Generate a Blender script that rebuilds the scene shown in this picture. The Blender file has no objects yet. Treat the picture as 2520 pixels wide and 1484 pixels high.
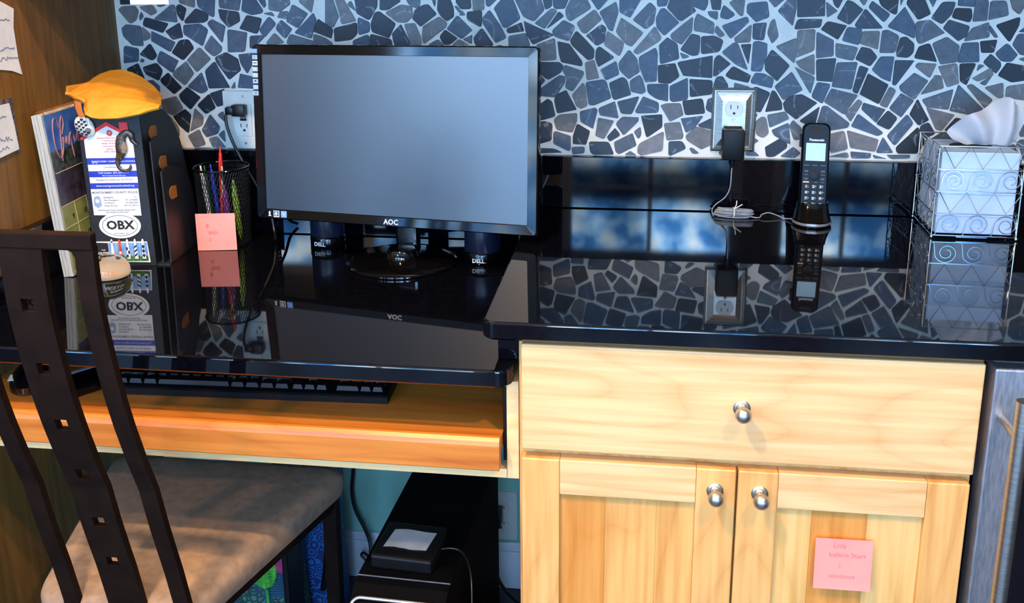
import bpy, bmesh, math, random
from mathutils import Vector, Matrix
from math import sin, cos, pi, radians
random.seed(7)
S = bpy.context.scene
COL = S.collection

# ------------------------------------------------------------------ camera
cam_data = bpy.data.cameras.new('camera')
cam = bpy.data.objects.new('camera', cam_data)
COL.objects.link(cam)
RX = Vector((0.991004, 0.133579, -0.008219)); UP = Vector((-0.024437, 0.240994, 0.970219)); FW = Vector((-0.131582, 0.96129, -0.24209))
cam.matrix_world = Matrix(((RX.x, UP.x, -FW.x, 0.15417), (RX.y, UP.y, -FW.y, -1.8407), (RX.z, UP.z, -FW.z, 1.38722), (0, 0, 0, 1)))
cam_data.sensor_fit = 'HORIZONTAL'
cam_data.sensor_width = 36.0
cam_data.lens = 2348.784 / 2520 * 36.0
cam_data.shift_y = -251.776 / 2520
cam_data.clip_start = 0.05
S.camera = cam

# ------------------------------------------------------------------ world, lights, exposure
w = bpy.data.worlds.new('world'); S.world = w; w.use_nodes = True
w.node_tree.nodes['Background'].inputs[0].default_value = (0.35, 0.5, 0.8, 1)
w.node_tree.nodes['Background'].inputs[1].default_value = 0.05
S.view_settings.view_transform = 'Standard'
S.view_settings.look = 'None'
S.view_settings.gamma = 1.0
S.view_settings.exposure = 0.0
S.view_settings.use_curve_mapping = False
WINDOW_STRENGTH = 66.0
def spot_lamp(x, y, z, power, size, colour):
    l = bpy.data.lights.new('ceiling_downlight', 'AREA'); l.shape = 'DISK'; l.size = size; l.energy = power; l.color = colour
    l.spread = radians(150)
    o = bpy.data.objects.new('ceiling_downlight', l); o.location = (x, y, z); COL.objects.link(o)
    return o
WARM = (1.0, 0.66, 0.34)
spot_lamp(-0.52, -1.50, 2.44, 34, 0.06, WARM)
spot_lamp(-0.40, -0.93, 2.44, 18, 0.06, WARM)
spot_lamp(0.90, -1.75, 2.44, 27, 0.10, WARM)
spot_lamp(-1.25, -2.90, 2.44, 32, 0.12, (1.0, 0.72, 0.44))

# ------------------------------------------------------------------ helpers
def lin(c):
    return tuple(((v / 255.0) / 12.92 if v / 255.0 <= 0.04045 else (((v / 255.0) + 0.055) / 1.055) ** 2.4) for v in c) + (1.0,)

def material(name, c1, c2=None, rough=0.5, metal=0.0, scale=8.0, stretch=(1, 1, 1), bump=0.0, spec=0.5, coat=0.0, emit=None, trans=0.0, ior=1.5, detail=4.0, lo=0.35, hi=0.65, bscale=None, coatr=0.05, coords='Object'):
    m = bpy.data.materials.new(name); m.use_nodes = True
    nt = m.node_tree; n = nt.nodes; L = nt.links; p = n['Principled BSDF']
    c2 = c2 or tuple(min(255, v * 1.08 + 1) for v in c1)
    tc = n.new('ShaderNodeTexCoord'); mp = n.new('ShaderNodeMapping'); mp.inputs['Scale'].default_value = stretch
    nz = n.new('ShaderNodeTexNoise'); nz.inputs['Scale'].default_value = scale; nz.inputs['Detail'].default_value = detail
    cr = n.new('ShaderNodeValToRGB'); cr.color_ramp.elements[0].color = lin(c1); cr.color_ramp.elements[1].color = lin(c2)
    cr.color_ramp.elements[0].position = lo; cr.color_ramp.elements[1].position = hi
    L.new(tc.outputs[coords], mp.inputs[0]); L.new(mp.outputs[0], nz.inputs['Vector']); L.new(nz.outputs['Fac'], cr.inputs[0]); L.new(cr.outputs[0], p.inputs['Base Color'])
    p.inputs['Roughness'].default_value = rough; p.inputs['Metallic'].default_value = metal
    p.inputs['Specular IOR Level'].default_value = spec; p.inputs['Coat Weight'].default_value = coat; p.inputs['Coat Roughness'].default_value = coatr
    p.inputs['Transmission Weight'].default_value = trans; p.inputs['IOR'].default_value = ior
    if bump:
        b = n.new('ShaderNodeBump'); b.inputs['Strength'].default_value = bump; b.inputs['Distance'].default_value = 0.002
        nb = n.new('ShaderNodeTexNoise'); nb.inputs['Scale'].default_value = bscale or scale * 6
        L.new(mp.outputs[0], nb.inputs['Vector']); L.new(nb.outputs['Fac'], b.inputs['Height']); L.new(b.outputs[0], p.inputs['Normal'])
    if emit:
        L.new(cr.outputs[0], p.inputs['Emission Color']); p.inputs['Emission Strength'].default_value = emit
    return m

def wood(name, dark, light, axis='X', rough=0.38, scale=3.0, coat=0.15, ring=1.0):
    """maple-like: long soft streaks and wandering cathedral lines along one axis"""
    m = bpy.data.materials.new(name); m.use_nodes = True
    nt = m.node_tree; n = nt.nodes; L = nt.links; p = n['Principled BSDF']
    tc = n.new('ShaderNodeTexCoord'); mp = n.new('ShaderNodeMapping')
    k = {'X': (0.22, 1, 1), 'Y': (1, 0.22, 1), 'Z': (1, 1, 0.22)}[axis]
    mp.inputs['Scale'].default_value = k
    L.new(tc.outputs['Object'], mp.inputs[0])
    n1 = n.new('ShaderNodeTexNoise'); n1.inputs['Scale'].default_value = scale; n1.inputs['Detail'].default_value = 3
    L.new(mp.outputs[0], n1.inputs['Vector'])
    mul = n.new('ShaderNodeMath'); mul.operation = 'MULTIPLY'; mul.inputs[1].default_value = 60 * ring
    L.new(n1.outputs['Fac'], mul.inputs[0])
    sn = n.new('ShaderNodeMath'); sn.operation = 'SINE'; L.new(mul.outputs[0], sn.inputs[0])
    pw = n.new('ShaderNodeMath'); pw.operation = 'POWER'; ab = n.new('ShaderNodeMath'); ab.operation = 'ABSOLUTE'
    L.new(sn.outputs[0], ab.inputs[0]); L.new(ab.outputs[0], pw.inputs[0]); pw.inputs[1].default_value = 0.35
    mp2 = n.new('ShaderNodeMapping'); mp2.inputs['Scale'].default_value = tuple(0.05 * 40 if v < 1 else 40 for v in k)
    L.new(tc.outputs['Object'], mp2.inputs[0])
    n2 = n.new('ShaderNodeTexNoise'); n2.inputs['Scale'].default_value = 2.0; n2.inputs['Detail'].default_value = 6
    L.new(mp2.outputs[0], n2.inputs['Vector'])
    mix = n.new('ShaderNodeMath'); mix.operation = 'MULTIPLY_ADD'; mix.inputs[1].default_value = 0.22
    L.new(pw.outputs[0], mix.inputs[0]); L.new(n2.outputs['Fac'], mix.inputs[2])
    cr = n.new('ShaderNodeValToRGB'); cr.color_ramp.elements[0].color = lin(dark); cr.color_ramp.elements[1].color = lin(light)
    cr.color_ramp.elements[0].position = 0.42; cr.color_ramp.elements[1].position = 0.82
    L.new(mix.outputs[0], cr.inputs[0]); L.new(cr.outputs[0], p.inputs['Base Color'])
    p.inputs['Roughness'].default_value = rough; p.inputs['Coat Weight'].default_value = coat; p.inputs['Coat Roughness'].default_value = 0.2
    return m

def T(x, y, z, rz=0.0, rx=0.0, ry=0.0):
    return Matrix.Translation((x, y, z)) @ Matrix.Rotation(rz, 4, 'Z') @ Matrix.Rotation(ry, 4, 'Y') @ Matrix.Rotation(rx, 4, 'X')

def put(name, bm, mat, parent=None, smooth=False, M=None, label=None):
    me = bpy.data.meshes.new(name)
    bmesh.ops.recalc_face_normals(bm, faces=bm.faces[:])
    bm.to_mesh(me); bm.free()
    mats = mat if isinstance(mat, (list, tuple)) else [mat]
    for mm in mats: me.materials.append(mm)
    if smooth:
        try:
            me.shade_smooth(); me.set_sharp_from_angle(angle=radians(38))
        except Exception:
            pass
    o = bpy.data.objects.new(name, me); COL.objects.link(o)
    if parent: o.parent = parent
    if M is not None: o.matrix_local = M
    if label: o['label'] = label
    return o

def tag(o, label, cat, group=None):
    o['label'] = label; o['category'] = cat
    if group: o['group'] = group
    return o

def thing(name, label, cat, M=None, group=None):
    o = bpy.data.objects.new(name, None); COL.objects.link(o); o.empty_display_size = 0.02
    if M is not None: o.matrix_world = M
    return tag(o, label, cat, group)

def structure(o):
    o['kind'] = 'structure'; return o

def B(): return bmesh.new()

def box(bm, x0, x1, y0, y1, z0, z1, bev=0.0, seg=2, mi=0, M=None):
    ret = bmesh.ops.create_cube(bm, size=1.0)
    vs = ret['verts']
    for v in vs:
        v.co = Vector((x0 + (v.co.x + .5) * (x1 - x0), y0 + (v.co.y + .5) * (y1 - y0), z0 + (v.co.z + .5) * (z1 - z0)))
    fs = list({f for v in vs for f in v.link_faces})
    if bev:
        es = list({e for v in vs for e in v.link_edges})
        r = bmesh.ops.bevel(bm, geom=es, offset=bev, segments=seg, profile=0.5, affect='EDGES')
        fs = list({f for f in r['faces']} | {f for f in fs if f.is_valid})
        vs = list({v for f in fs for v in f.verts})
    for f in fs:
        if f.is_valid: f.material_index = mi
    if M is not None: bmesh.ops.transform(bm, matrix=M, verts=[v for v in vs if v.is_valid])
    return bm

def rings(bm, ring_list, cap0=True, cap1=True, closed=True, mi=0):
    """loft rings of points"""
    prev = None; first = None
    for r in ring_list:
        cur = [bm.verts.new(p) for p in r]
        if prev:
            n = len(cur)
            for i in range(n if closed else n - 1):
                j = (i + 1) % n
                try:
                    f = bm.faces.new((prev[i], prev[j], cur[j], cur[i])); f.material_index = mi
                except ValueError: pass
        else: first = cur
        prev = cur
    if cap0:
        f = bm.faces.new(first[::-1]); f.material_index = mi
    if cap1:
        f = bm.faces.new(prev); f.material_index = mi
    return bm

def lathe(bm, prof, seg=32, M=None, mi=0, cap=True):
    """prof: list of (r, z)"""
    rl = []
    for r, z in prof:
        pts = [Vector((max(r, 1e-5) * cos(2 * pi * i / seg), max(r, 1e-5) * sin(2 * pi * i / seg), z)) for i in range(seg)]
        if M is not None: pts = [M @ p for p in pts]
        rl.append(pts)
    return rings(bm, rl, cap, cap, mi=mi)

def smooth_path(pts, n=6):
    pts = [Vector(p) for p in pts]
    if len(pts) < 3: return pts
    out = []
    P = [pts[0] * 2 - pts[1]] + pts + [pts[-1] * 2 - pts[-2]]
    for i in range(1, len(P) - 2):
        for k in range(n):
            t = k / n; a, b, c, d = P[i - 1], P[i], P[i + 1], P[i + 2]
            out.append(0.5 * ((2 * b) + (c - a) * t + (2 * a - 5 * b + 4 * c - d) * t * t + (3 * b - 3 * c + d - a) * t ** 3))
    out.append(pts[-1]); return out

def tube(bm, path, r, seg=8, mi=0, cap=True):
    path = [Vector(p) for p in path]
    n = len(path); rl = []
    up = Vector((0, 0, 1)); prevn = None
    for i, p in enumerate(path):
        t = (path[min(i + 1, n - 1)] - path[max(i - 1, 0)])
        if t.length < 1e-9: t = Vector((0, 0, 1))
        t.normalize()
        if prevn is None:
            a = Vector((1, 0, 0)) if abs(t.x) < 0.9 else Vector((0, 1, 0))
            nn = t.cross(a).normalized()
        else:
            nn = prevn - t * prevn.dot(t)
            if nn.length < 1e-6: nn = t.cross(Vector((0, 1, 0.1)))
            nn.normalize()
        prevn = nn; bn = t.cross(nn)
        rr = r[i] if isinstance(r, (list, tuple)) else r
        rl.append([p + nn * rr * cos(2 * pi * k / seg) + bn * rr * sin(2 * pi * k / seg) for k in range(seg)])
    return rings(bm, rl, cap, cap, mi=mi)

def rrect(w, h, r, n=4, cx=0, cy=0):
    pts = []
    for sx, sy, a0 in ((1, 1, 0), (-1, 1, pi / 2), (-1, -1, pi), (1, -1, 3 * pi / 2)):
        for k in range(n + 1):
            a = a0 + k / n * pi / 2
            pts.append((cx + sx * (w / 2 - r) + r * cos(a), cy + sy * (h / 2 - r) + r * sin(a)))
    return pts

def prism(bm, pts2, d0, d1, M=None, bev=0.0, mi=0):
    """2-D outline (x, z) extruded along -y from d0 to d1 (front at d1); optional bevelled front"""
    c = (sum(p[0] for p in pts2) / len(pts2), sum(p[1] for p in pts2) / len(pts2))
    def ring(d, s=0.0):
        out = []
        for x, z in pts2:
            dx, dz = x - c[0], z - c[1]; l = math.hypot(dx, dz) or 1
            out.append(Vector((x - dx / l * s, -d, z - dz / l * s)))
        return [M @ v for v in out] if M is not None else out
    rl = [ring(d0)]
    if bev: rl += [ring(d1 - bev), ring(d1, bev)]
    else: rl += [ring(d1)]
    return rings(bm, rl, mi=mi)

def text_mesh(name, body, size, mat, parent, M, align='CENTER', ext=0.0002, squash=1.0, bold=0.0):
    cu = bpy.data.curves.new(name, 'FONT'); cu.body = body; cu.size = size; cu.align_x = align; cu.align_y = 'CENTER'
    cu.extrude = ext; cu.resolution_u = 2; cu.offset = bold
    t = bpy.data.objects.new(name, cu); COL.objects.link(t)
    bpy.context.view_layer.update()
    me = bpy.data.meshes.new_from_object(t)
    bpy.data.objects.remove(t); bpy.data.curves.remove(cu)
    me.transform(Matrix.Diagonal((squash, 1, 1, 1)))
    me.materials.clear(); me.materials.append(mat)
    o = bpy.data.objects.new(name, me); COL.objects.link(o)
    if parent: o.parent = parent
    o.matrix_local = M
    return o
TXT = Matrix.Rotation(pi / 2, 4, 'X')    # text lying in the x-z plane, facing -y

def scribble(bm, x0, x1, z, amp, y, seed, r=0.0005, step=0.004):
    rg = random.Random(seed); pts = []; x = x0
    while x < x1:
        pts.append((x, y, z + rg.uniform(-amp, amp))); x += step * rg.uniform(.5, 1.3)
    if len(pts) > 2: tube(bm, smooth_path(pts, 3), r, 4)

# ------------------------------------------------------------------ materials
M_granite = material('black_granite', (4, 5, 10), (9, 10, 20), rough=0.03, scale=120, spec=0.5, ior=1.56, lo=.4, hi=.75)
M_maple_x = wood('maple_across', (212, 158, 100), (234, 192, 136), 'X')
M_maple_z = wood('maple_upright', (206, 142, 72), (232, 178, 108), 'Z')
M_maple_panel = wood('maple_panel', (198, 132, 58), (228, 168, 92), 'Z', scale=2.2)
M_maple_tray = wood('maple_tray', (172, 90, 24), (202, 124, 48), 'X')
M_maple_face = wood('pale_maple_face', (244, 184, 116), (252, 206, 144), 'X')
M_panel = wood('aged_oak_veneer', (92, 62, 20), (126, 88, 32), 'Z', rough=0.5, scale=4, coat=0.05)
M_steelnk = material('brushed_nickel', (176, 174, 170), (200, 198, 192), rough=0.36, metal=1.0, scale=60, stretch=(1, 1, 8))
M_steel = material('stainless_steel', (150, 152, 160), (178, 180, 188), rough=0.5, metal=0.85, scale=40, stretch=(8, 8, 1))
M_chrome = material('chrome_wire', (215, 220, 228), (235, 238, 242), rough=0.12, metal=1.0, scale=30)
M_blackgl = material('gloss_black_plastic', (5, 5, 8), (8, 8, 11), rough=0.08, scale=20, spec=0.6)
M_phone = material('satin_black_phone_shell', (7, 9, 15), (10, 13, 21), rough=0.28, scale=20, spec=0.12)
M_blackmt = material('matt_black_plastic', (7, 7, 10), (11, 11, 15), rough=0.45, scale=60, spec=0.25)
M_rubber = material('black_rubber_cord', (9, 9, 12), (15, 15, 18), rough=0.4, scale=60)
M_white = material('white_plastic', (214, 214, 206), (226, 226, 218), rough=0.35, scale=20)
M_slot = material('dark_slot', (10, 12, 16), (14, 16, 20), rough=0.7, scale=30)
M_paper = material('white_paper', (214, 220, 226), (232, 236, 240), rough=0.8, scale=25)
M_ink = material('dark_ink', (16, 18, 26), (26, 28, 38), rough=0.7, scale=40)
M_greyink = material('grey_ink', (84, 92, 112), (104, 112, 132), rough=0.7, scale=40)
M_pink = material('pink_note_paper', (250, 142, 130), (255, 156, 144), rough=0.75, scale=10)
M_pinkink = material('pencil_on_pink', (222, 112, 116), (230, 122, 124), rough=0.8, scale=40)
M_red = material('red_print', (222, 28, 26), (235, 38, 34), rough=0.45, scale=30)
M_redpale = material('pale_red_print', (206, 84, 88), (220, 104, 106), rough=0.6, scale=30)
M_blue = material('blue_print', (30, 52, 178), (40, 64, 196), rough=0.45, scale=30)
M_iron = material('dark_brown_iron', (26, 16, 12), (33, 21, 16), rough=0.6, spec=0.06, scale=35, bump=0.15)
M_seat = material('beige_suede', (128, 104, 84), (148, 122, 100), rough=0.95, scale=60, bump=0.3, bscale=500)
M_teal = material('teal_wall_paint', (142, 200, 184), (154, 212, 196), rough=0.8, scale=6)
M_room = material('warm_wall_paint', (178, 160, 130), (188, 170, 140), rough=0.85, scale=4)
M_ceil = material('ceiling_paint', (225, 222, 214), (232, 230, 222), rough=0.9, scale=4)
M_trim = material('white_trim_paint', (226, 230, 238), (236, 240, 246), rough=0.5, scale=10)
M_floor = material('dark_slate_floor', (32, 32, 42), (46, 46, 58), rough=0.35, scale=5)
M_grout = material('pale_grout', (218, 216, 206), (236, 232, 222), rough=0.85, scale=14, bump=0.5, bscale=400)
M_envelope = material('manila_padded_paper', (184, 120, 20), (204, 142, 30), rough=0.7, scale=12, bump=0.5, bscale=60)
M_manila = material('manila_folder', (176, 110, 40), (196, 126, 50), rough=0.7, scale=12)
M_file = material('charcoal_plastic', (22, 24, 30), (29, 32, 38), rough=0.5, scale=80, bump=0.2)
M_spk = material('blue_black_speaker_shell', (18, 26, 46), (26, 36, 60), rough=0.3, scale=30)
M_silver = material('silver_trim', (160, 160, 165), (180, 180, 186), rough=0.3, metal=0.6, scale=30)
M_keys = material('black_keycaps', (9, 10, 15), (14, 15, 21), rough=0.35, scale=60)
M_lcd = material('pale_lcd', (150, 190, 205), (170, 205, 218), rough=0.3, scale=30, emit=0.25)
M_grey = material('grey_cord', (128, 132, 138), (150, 154, 160), rough=0.45, scale=60)
M_glass = material('clear_glass', (238, 240, 238), (250, 250, 250), rough=0.02, scale=10, trans=1.0, ior=1.5)
M_dglass = material('smoked_door_glass', (10, 10, 16), (18, 14, 22), rough=0.05, scale=4)
M_tissue = material('white_tissue', (222, 228, 236), (240, 243, 248), rough=0.95, scale=12)
M_tbox = material('pale_blue_tissue_carton', (160, 188, 222), (176, 202, 232), rough=0.6, scale=8)

# ================================================================== the room
FZ = 0.036      # floor level
XW = -0.902     # left panel plane
def slab(name, x0, x1, y0, y1, z0, z1, mat, bev=0.0):
    return structure(put(name, box(B(), x0, x1, y0, y1, z0, z1, bev), mat))
slab('floor', -3.3, 3.3, -3.4, 0.1, FZ - 0.06, FZ, M_floor)
slab('ceiling', -3.3, 3.3, -3.4, 0.1, 2.46, 2.52, M_ceil)
wall_back = slab('wall_back', -3.3, 3.3, 0.0, 0.1, FZ, 2.46, M_teal)
slab('wall_left', -3.4, -3.3, -3.4, 0.1, FZ, 2.46, M_room)
slab('wall_right', 3.3, 3.4, -3.4, 0.1, FZ, 2.46, M_room)
# wall opposite with four glazed openings
WINS = [(-2.42, -1.47), (-1.40, -0.45), (-0.27, 0.70), (0.86, 1.62)]
WZ0, WZ1 = 0.10, 2.06
bm = B()
xs = -3.3
for a, b in WINS:
    box(bm, xs, a, -3.42, -3.30, FZ, 2.46); xs = b
    box(bm, a, b, -3.42, -3.30, WZ1, 2.46); box(bm, a, b, -3.42, -3.30, FZ, WZ0)
box(bm, xs, 3.3, -3.42, -3.30, FZ, 2.46)
structure(put('wall_front', bm, M_room))
# daylight seen through the panes: bright sky between dark foliage, brightness by height shaped for its reflections
def pane_material():
    m = bpy.data.materials.new('daylit_window_pane'); m.use_nodes = True
    nt = m.node_tree; n = nt.nodes; L = nt.links; n.remove(n['Principled BSDF'])
    em = n.new('ShaderNodeEmission'); out = n['Material Output']; L.new(em.outputs[0], out.inputs[0])
    tc = n.new('ShaderNodeTexCoord'); nz = n.new('ShaderNodeTexNoise'); nz.inputs['Scale'].default_value = 7; nz.inputs['Detail'].default_value = 6
    L.new(tc.outputs['Object'], nz.inputs['Vector'])
    sp = n.new('ShaderNodeSeparateXYZ'); L.new(tc.outputs['Object'], sp.inputs[0])
    dv = n.new('ShaderNodeMath'); dv.operation = 'DIVIDE'; dv.inputs[1].default_value = 2.1; L.new(sp.outputs['Z'], dv.inputs[0])
    hr = n.new('ShaderNodeValToRGB'); hr.color_ramp.interpolation = 'LINEAR'     # height bands shaped for reflections in granite and screen, and light under the desk
    e = hr.color_ramp.elements
    e[0].position = 0.0; e[0].color = (.02, .02, .02, 1); e[1].position = 1.0; e[1].color = (1, 1, 1, 1)
    for pos, v in ((0.04, .014), (0.10, .004), (0.14, .10), (0.20, .13), (0.42, .11), (0.58, .17), (0.68, .28), (0.735, .07), (0.75, .02), (0.81, .02), (0.845, .55)):
        q = e.new(pos); q.color = (v, v, v, 1)
    L.new(dv.outputs[0], hr.inputs[0])
    cr = n.new('ShaderNodeValToRGB'); cr.color_ramp.elements[0].position = 0.40; cr.color_ramp.elements[1].position = 0.68
    cr.color_ramp.elements[0].color = (0.04, 0.20, 0.56, 1); cr.color_ramp.elements[1].color = (0.74, 0.90, 1.0, 1)
    q = cr.color_ramp.elements.new(.52); q.color = (.26, .56, .96, 1)
    L.new(nz.outputs['Fac'], cr.inputs[0])
    nx_ = n.new('ShaderNodeTexNoise'); nx_.inputs['Scale'].default_value = 2.3; nx_.inputs['Detail'].default_value = 1; L.new(tc.outputs['Object'], nx_.inputs['Vector'])
    rx_ = n.new('ShaderNodeMapRange'); rx_.inputs[1].default_value = .38; rx_.inputs[2].default_value = .6; rx_.inputs[3].default_value = .5; rx_.inputs[4].default_value = 1.5; L.new(nx_.outputs['Fac'], rx_.inputs[0])
    hx_ = n.new('ShaderNodeMath'); hx_.operation = 'MULTIPLY'; L.new(hr.outputs[0], hx_.inputs[0]); L.new(rx_.outputs[0], hx_.inputs[1])
    ms_ = n.new('ShaderNodeMath'); ms_.operation = 'MULTIPLY'; ms_.inputs[1].default_value = WINDOW_STRENGTH; L.new(hx_.outputs[0], ms_.inputs[0])
    L.new(cr.outputs[0], em.inputs[0]); L.new(ms_.outputs[0], em.inputs[1])
    return m
M_pane = pane_material()
for i, (a, b) in enumerate(WINS):
    wn = structure(put('window_%d' % (i + 1), box(box(box(box(B(), a, a + .06, -3.36, -3.28, WZ0, WZ1, .004), b - .06, b, -3.36, -3.28, WZ0, WZ1, .004), a, b, -3.36, -3.28, WZ0, WZ0 + .09, .004), a, b, -3.36, -3.28, WZ1 - .06, WZ1, .004), M_trim))
    bm = B(); box(bm, a + .05, b - .05, -3.345, -3.335, WZ0 + .08, WZ1 - .05); put('pane', bm, M_pane, wn)
    bm = B()
    box(bm, (a + b) / 2 - .012, (a + b) / 2 + .012, -3.335, -3.315, WZ0 + .08, WZ1 - .05)
    for k in range(1, 5):
        z = WZ0 + .08 + (WZ1 - WZ0 - .13) * k / 5; box(bm, a + .05, b - .05, -3.335, -3.315, z - .011, z + .011)
    put('muntin', bm, M_trim, wn)
bm = B(); box(bm, XW, -0.006, -0.014, 0.0, FZ, 0.128, .003); box(bm, XW, -0.006, -0.010, 0.0, 0.128, 0.148, .003)
structure(put('baseboard_back', bm, M_trim))

# ------------------------------------------------------------------ stone mosaic on the wall
def tile_material():
    m = bpy.data.materials.new('tumbled_slate_tile'); m.use_nodes = True
    nt = m.node_tree; n = nt.nodes; L = nt.links; p = n['Principled BSDF']
    oi = n.new('ShaderNodeObjectInfo'); tc = n.new('ShaderNodeTexCoord'); mp = n.new('ShaderNodeMapping')
    L.new(tc.outputs['Object'], mp.inputs[0])
    mu = n.new('ShaderNodeMath'); mu.operation = 'MULTIPLY'; mu.inputs[1].default_value = 37.0; L.new(oi.outputs['Random'], mu.inputs[0])
    cx = n.new('ShaderNodeCombineXYZ'); L.new(mu.outputs[0], cx.inputs[0]); L.new(mu.outputs[0], cx.inputs[1]); L.new(mu.outputs[0], cx.inputs[2]); L.new(cx.outputs[0], mp.inputs['Location'])
    L.new(mu.outputs[0], mp.inputs['Rotation'])
    cr = n.new('ShaderNodeValToRGB'); e = cr.color_ramp.elements
    e[0].position = 0; e[0].color = lin((22, 28, 36)); e[1].position = 1; e[1].color = lin((118, 116, 118))
    for pos, c in ((.16, (32, 42, 56)), (.34, (50, 64, 80)), (.5, (66, 84, 104)), (.64, (76, 84, 98)), (.78, (88, 98, 106)), (.9, (104, 102, 100))):
        q = e.new(pos); q.color = lin(c)
    L.new(oi.outputs['Random'], cr.inputs[0])
    nz = n.new('ShaderNodeTexNoise'); nz.inputs['Scale'].default_value = 70; nz.inputs['Detail'].default_value = 7; nz.inputs['Roughness'].default_value = .6
    L.new(mp.outputs[0], nz.inputs['Vector'])
    r2 = n.new('ShaderNodeValToRGB'); r2.color_ramp.elements[0].color = (.72, .74, .78, 1); r2.color_ramp.elements[1].color = (1.25, 1.22, 1.2, 1); r2.color_ramp.elements[0].position = .3; r2.color_ramp.elements[1].position = .72
    L.new(nz.outputs['Fac'], r2.inputs[0])
    mx = n.new('ShaderNodeMix'); mx.data_type = 'RGBA'; mx.blend_type = 'MULTIPLY'; mx.inputs[0].default_value = 1
    L.new(cr.outputs[0], mx.inputs[6]); L.new(r2.outputs[0], mx.inputs[7])
    # pale veins: thin level lines of a slow noise, only where a second noise is high
    v = n.new('ShaderNodeTexNoise'); v.inputs['Scale'].default_value = 13; v.inputs['Detail'].default_value = 0.3; L.new(mp.outputs[0], v.inputs['Vector'])
    rv = n.new('ShaderNodeValToRGB'); q = rv.color_ramp.elements; q[0].position = .495; q[0].color = (0, 0, 0, 1); q[1].position = .515; q[1].color = (0, 0, 0, 1); k = q.new(.505); k.color = (.38, .38, .38, 1)
    L.new(v.outputs['Fac'], rv.inputs[0])
    gt = n.new('ShaderNodeMath'); gt.operation = 'GREATER_THAN'; gt.inputs[1].default_value = .5; L.new(nz.outputs['Fac'], gt.inputs[0])
    mm = n.new('ShaderNodeMath'); mm.operation = 'MULTIPLY'; L.new(rv.outputs[0], mm.inputs[0]); L.new(gt.outputs[0], mm.inputs[1])
    m2 = n.new('ShaderNodeMix'); m2.data_type = 'RGBA'; L.new(mm.outputs[0], m2.inputs[0]); L.new(mx.outputs[2], m2.inputs[6]); m2.inputs[7].default_value = lin((176, 184, 190))
    L.new(m2.outputs[2], p.inputs['Base Color'])
    p.inputs['Roughness'].default_value = .5
    b = n.new('ShaderNodeBump'); b.inputs['Strength'].default_value = .35; b.inputs['Distance'].default_value = .001; L.new(nz.outputs['Fac'], b.inputs['Height']); L.new(b.outputs[0], p.inputs['Normal'])
    return m
M_tile = tile_material()
put('grout_bed', box(B(), XW, 1.25, -0.0048, 0.0, 1.0, 1.42), M_grout, wall_back, label='pale grout between the stones')
X0, X1, Z0, Z1 = XW + .006, 1.245, 1.0195, 1.41
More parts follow.
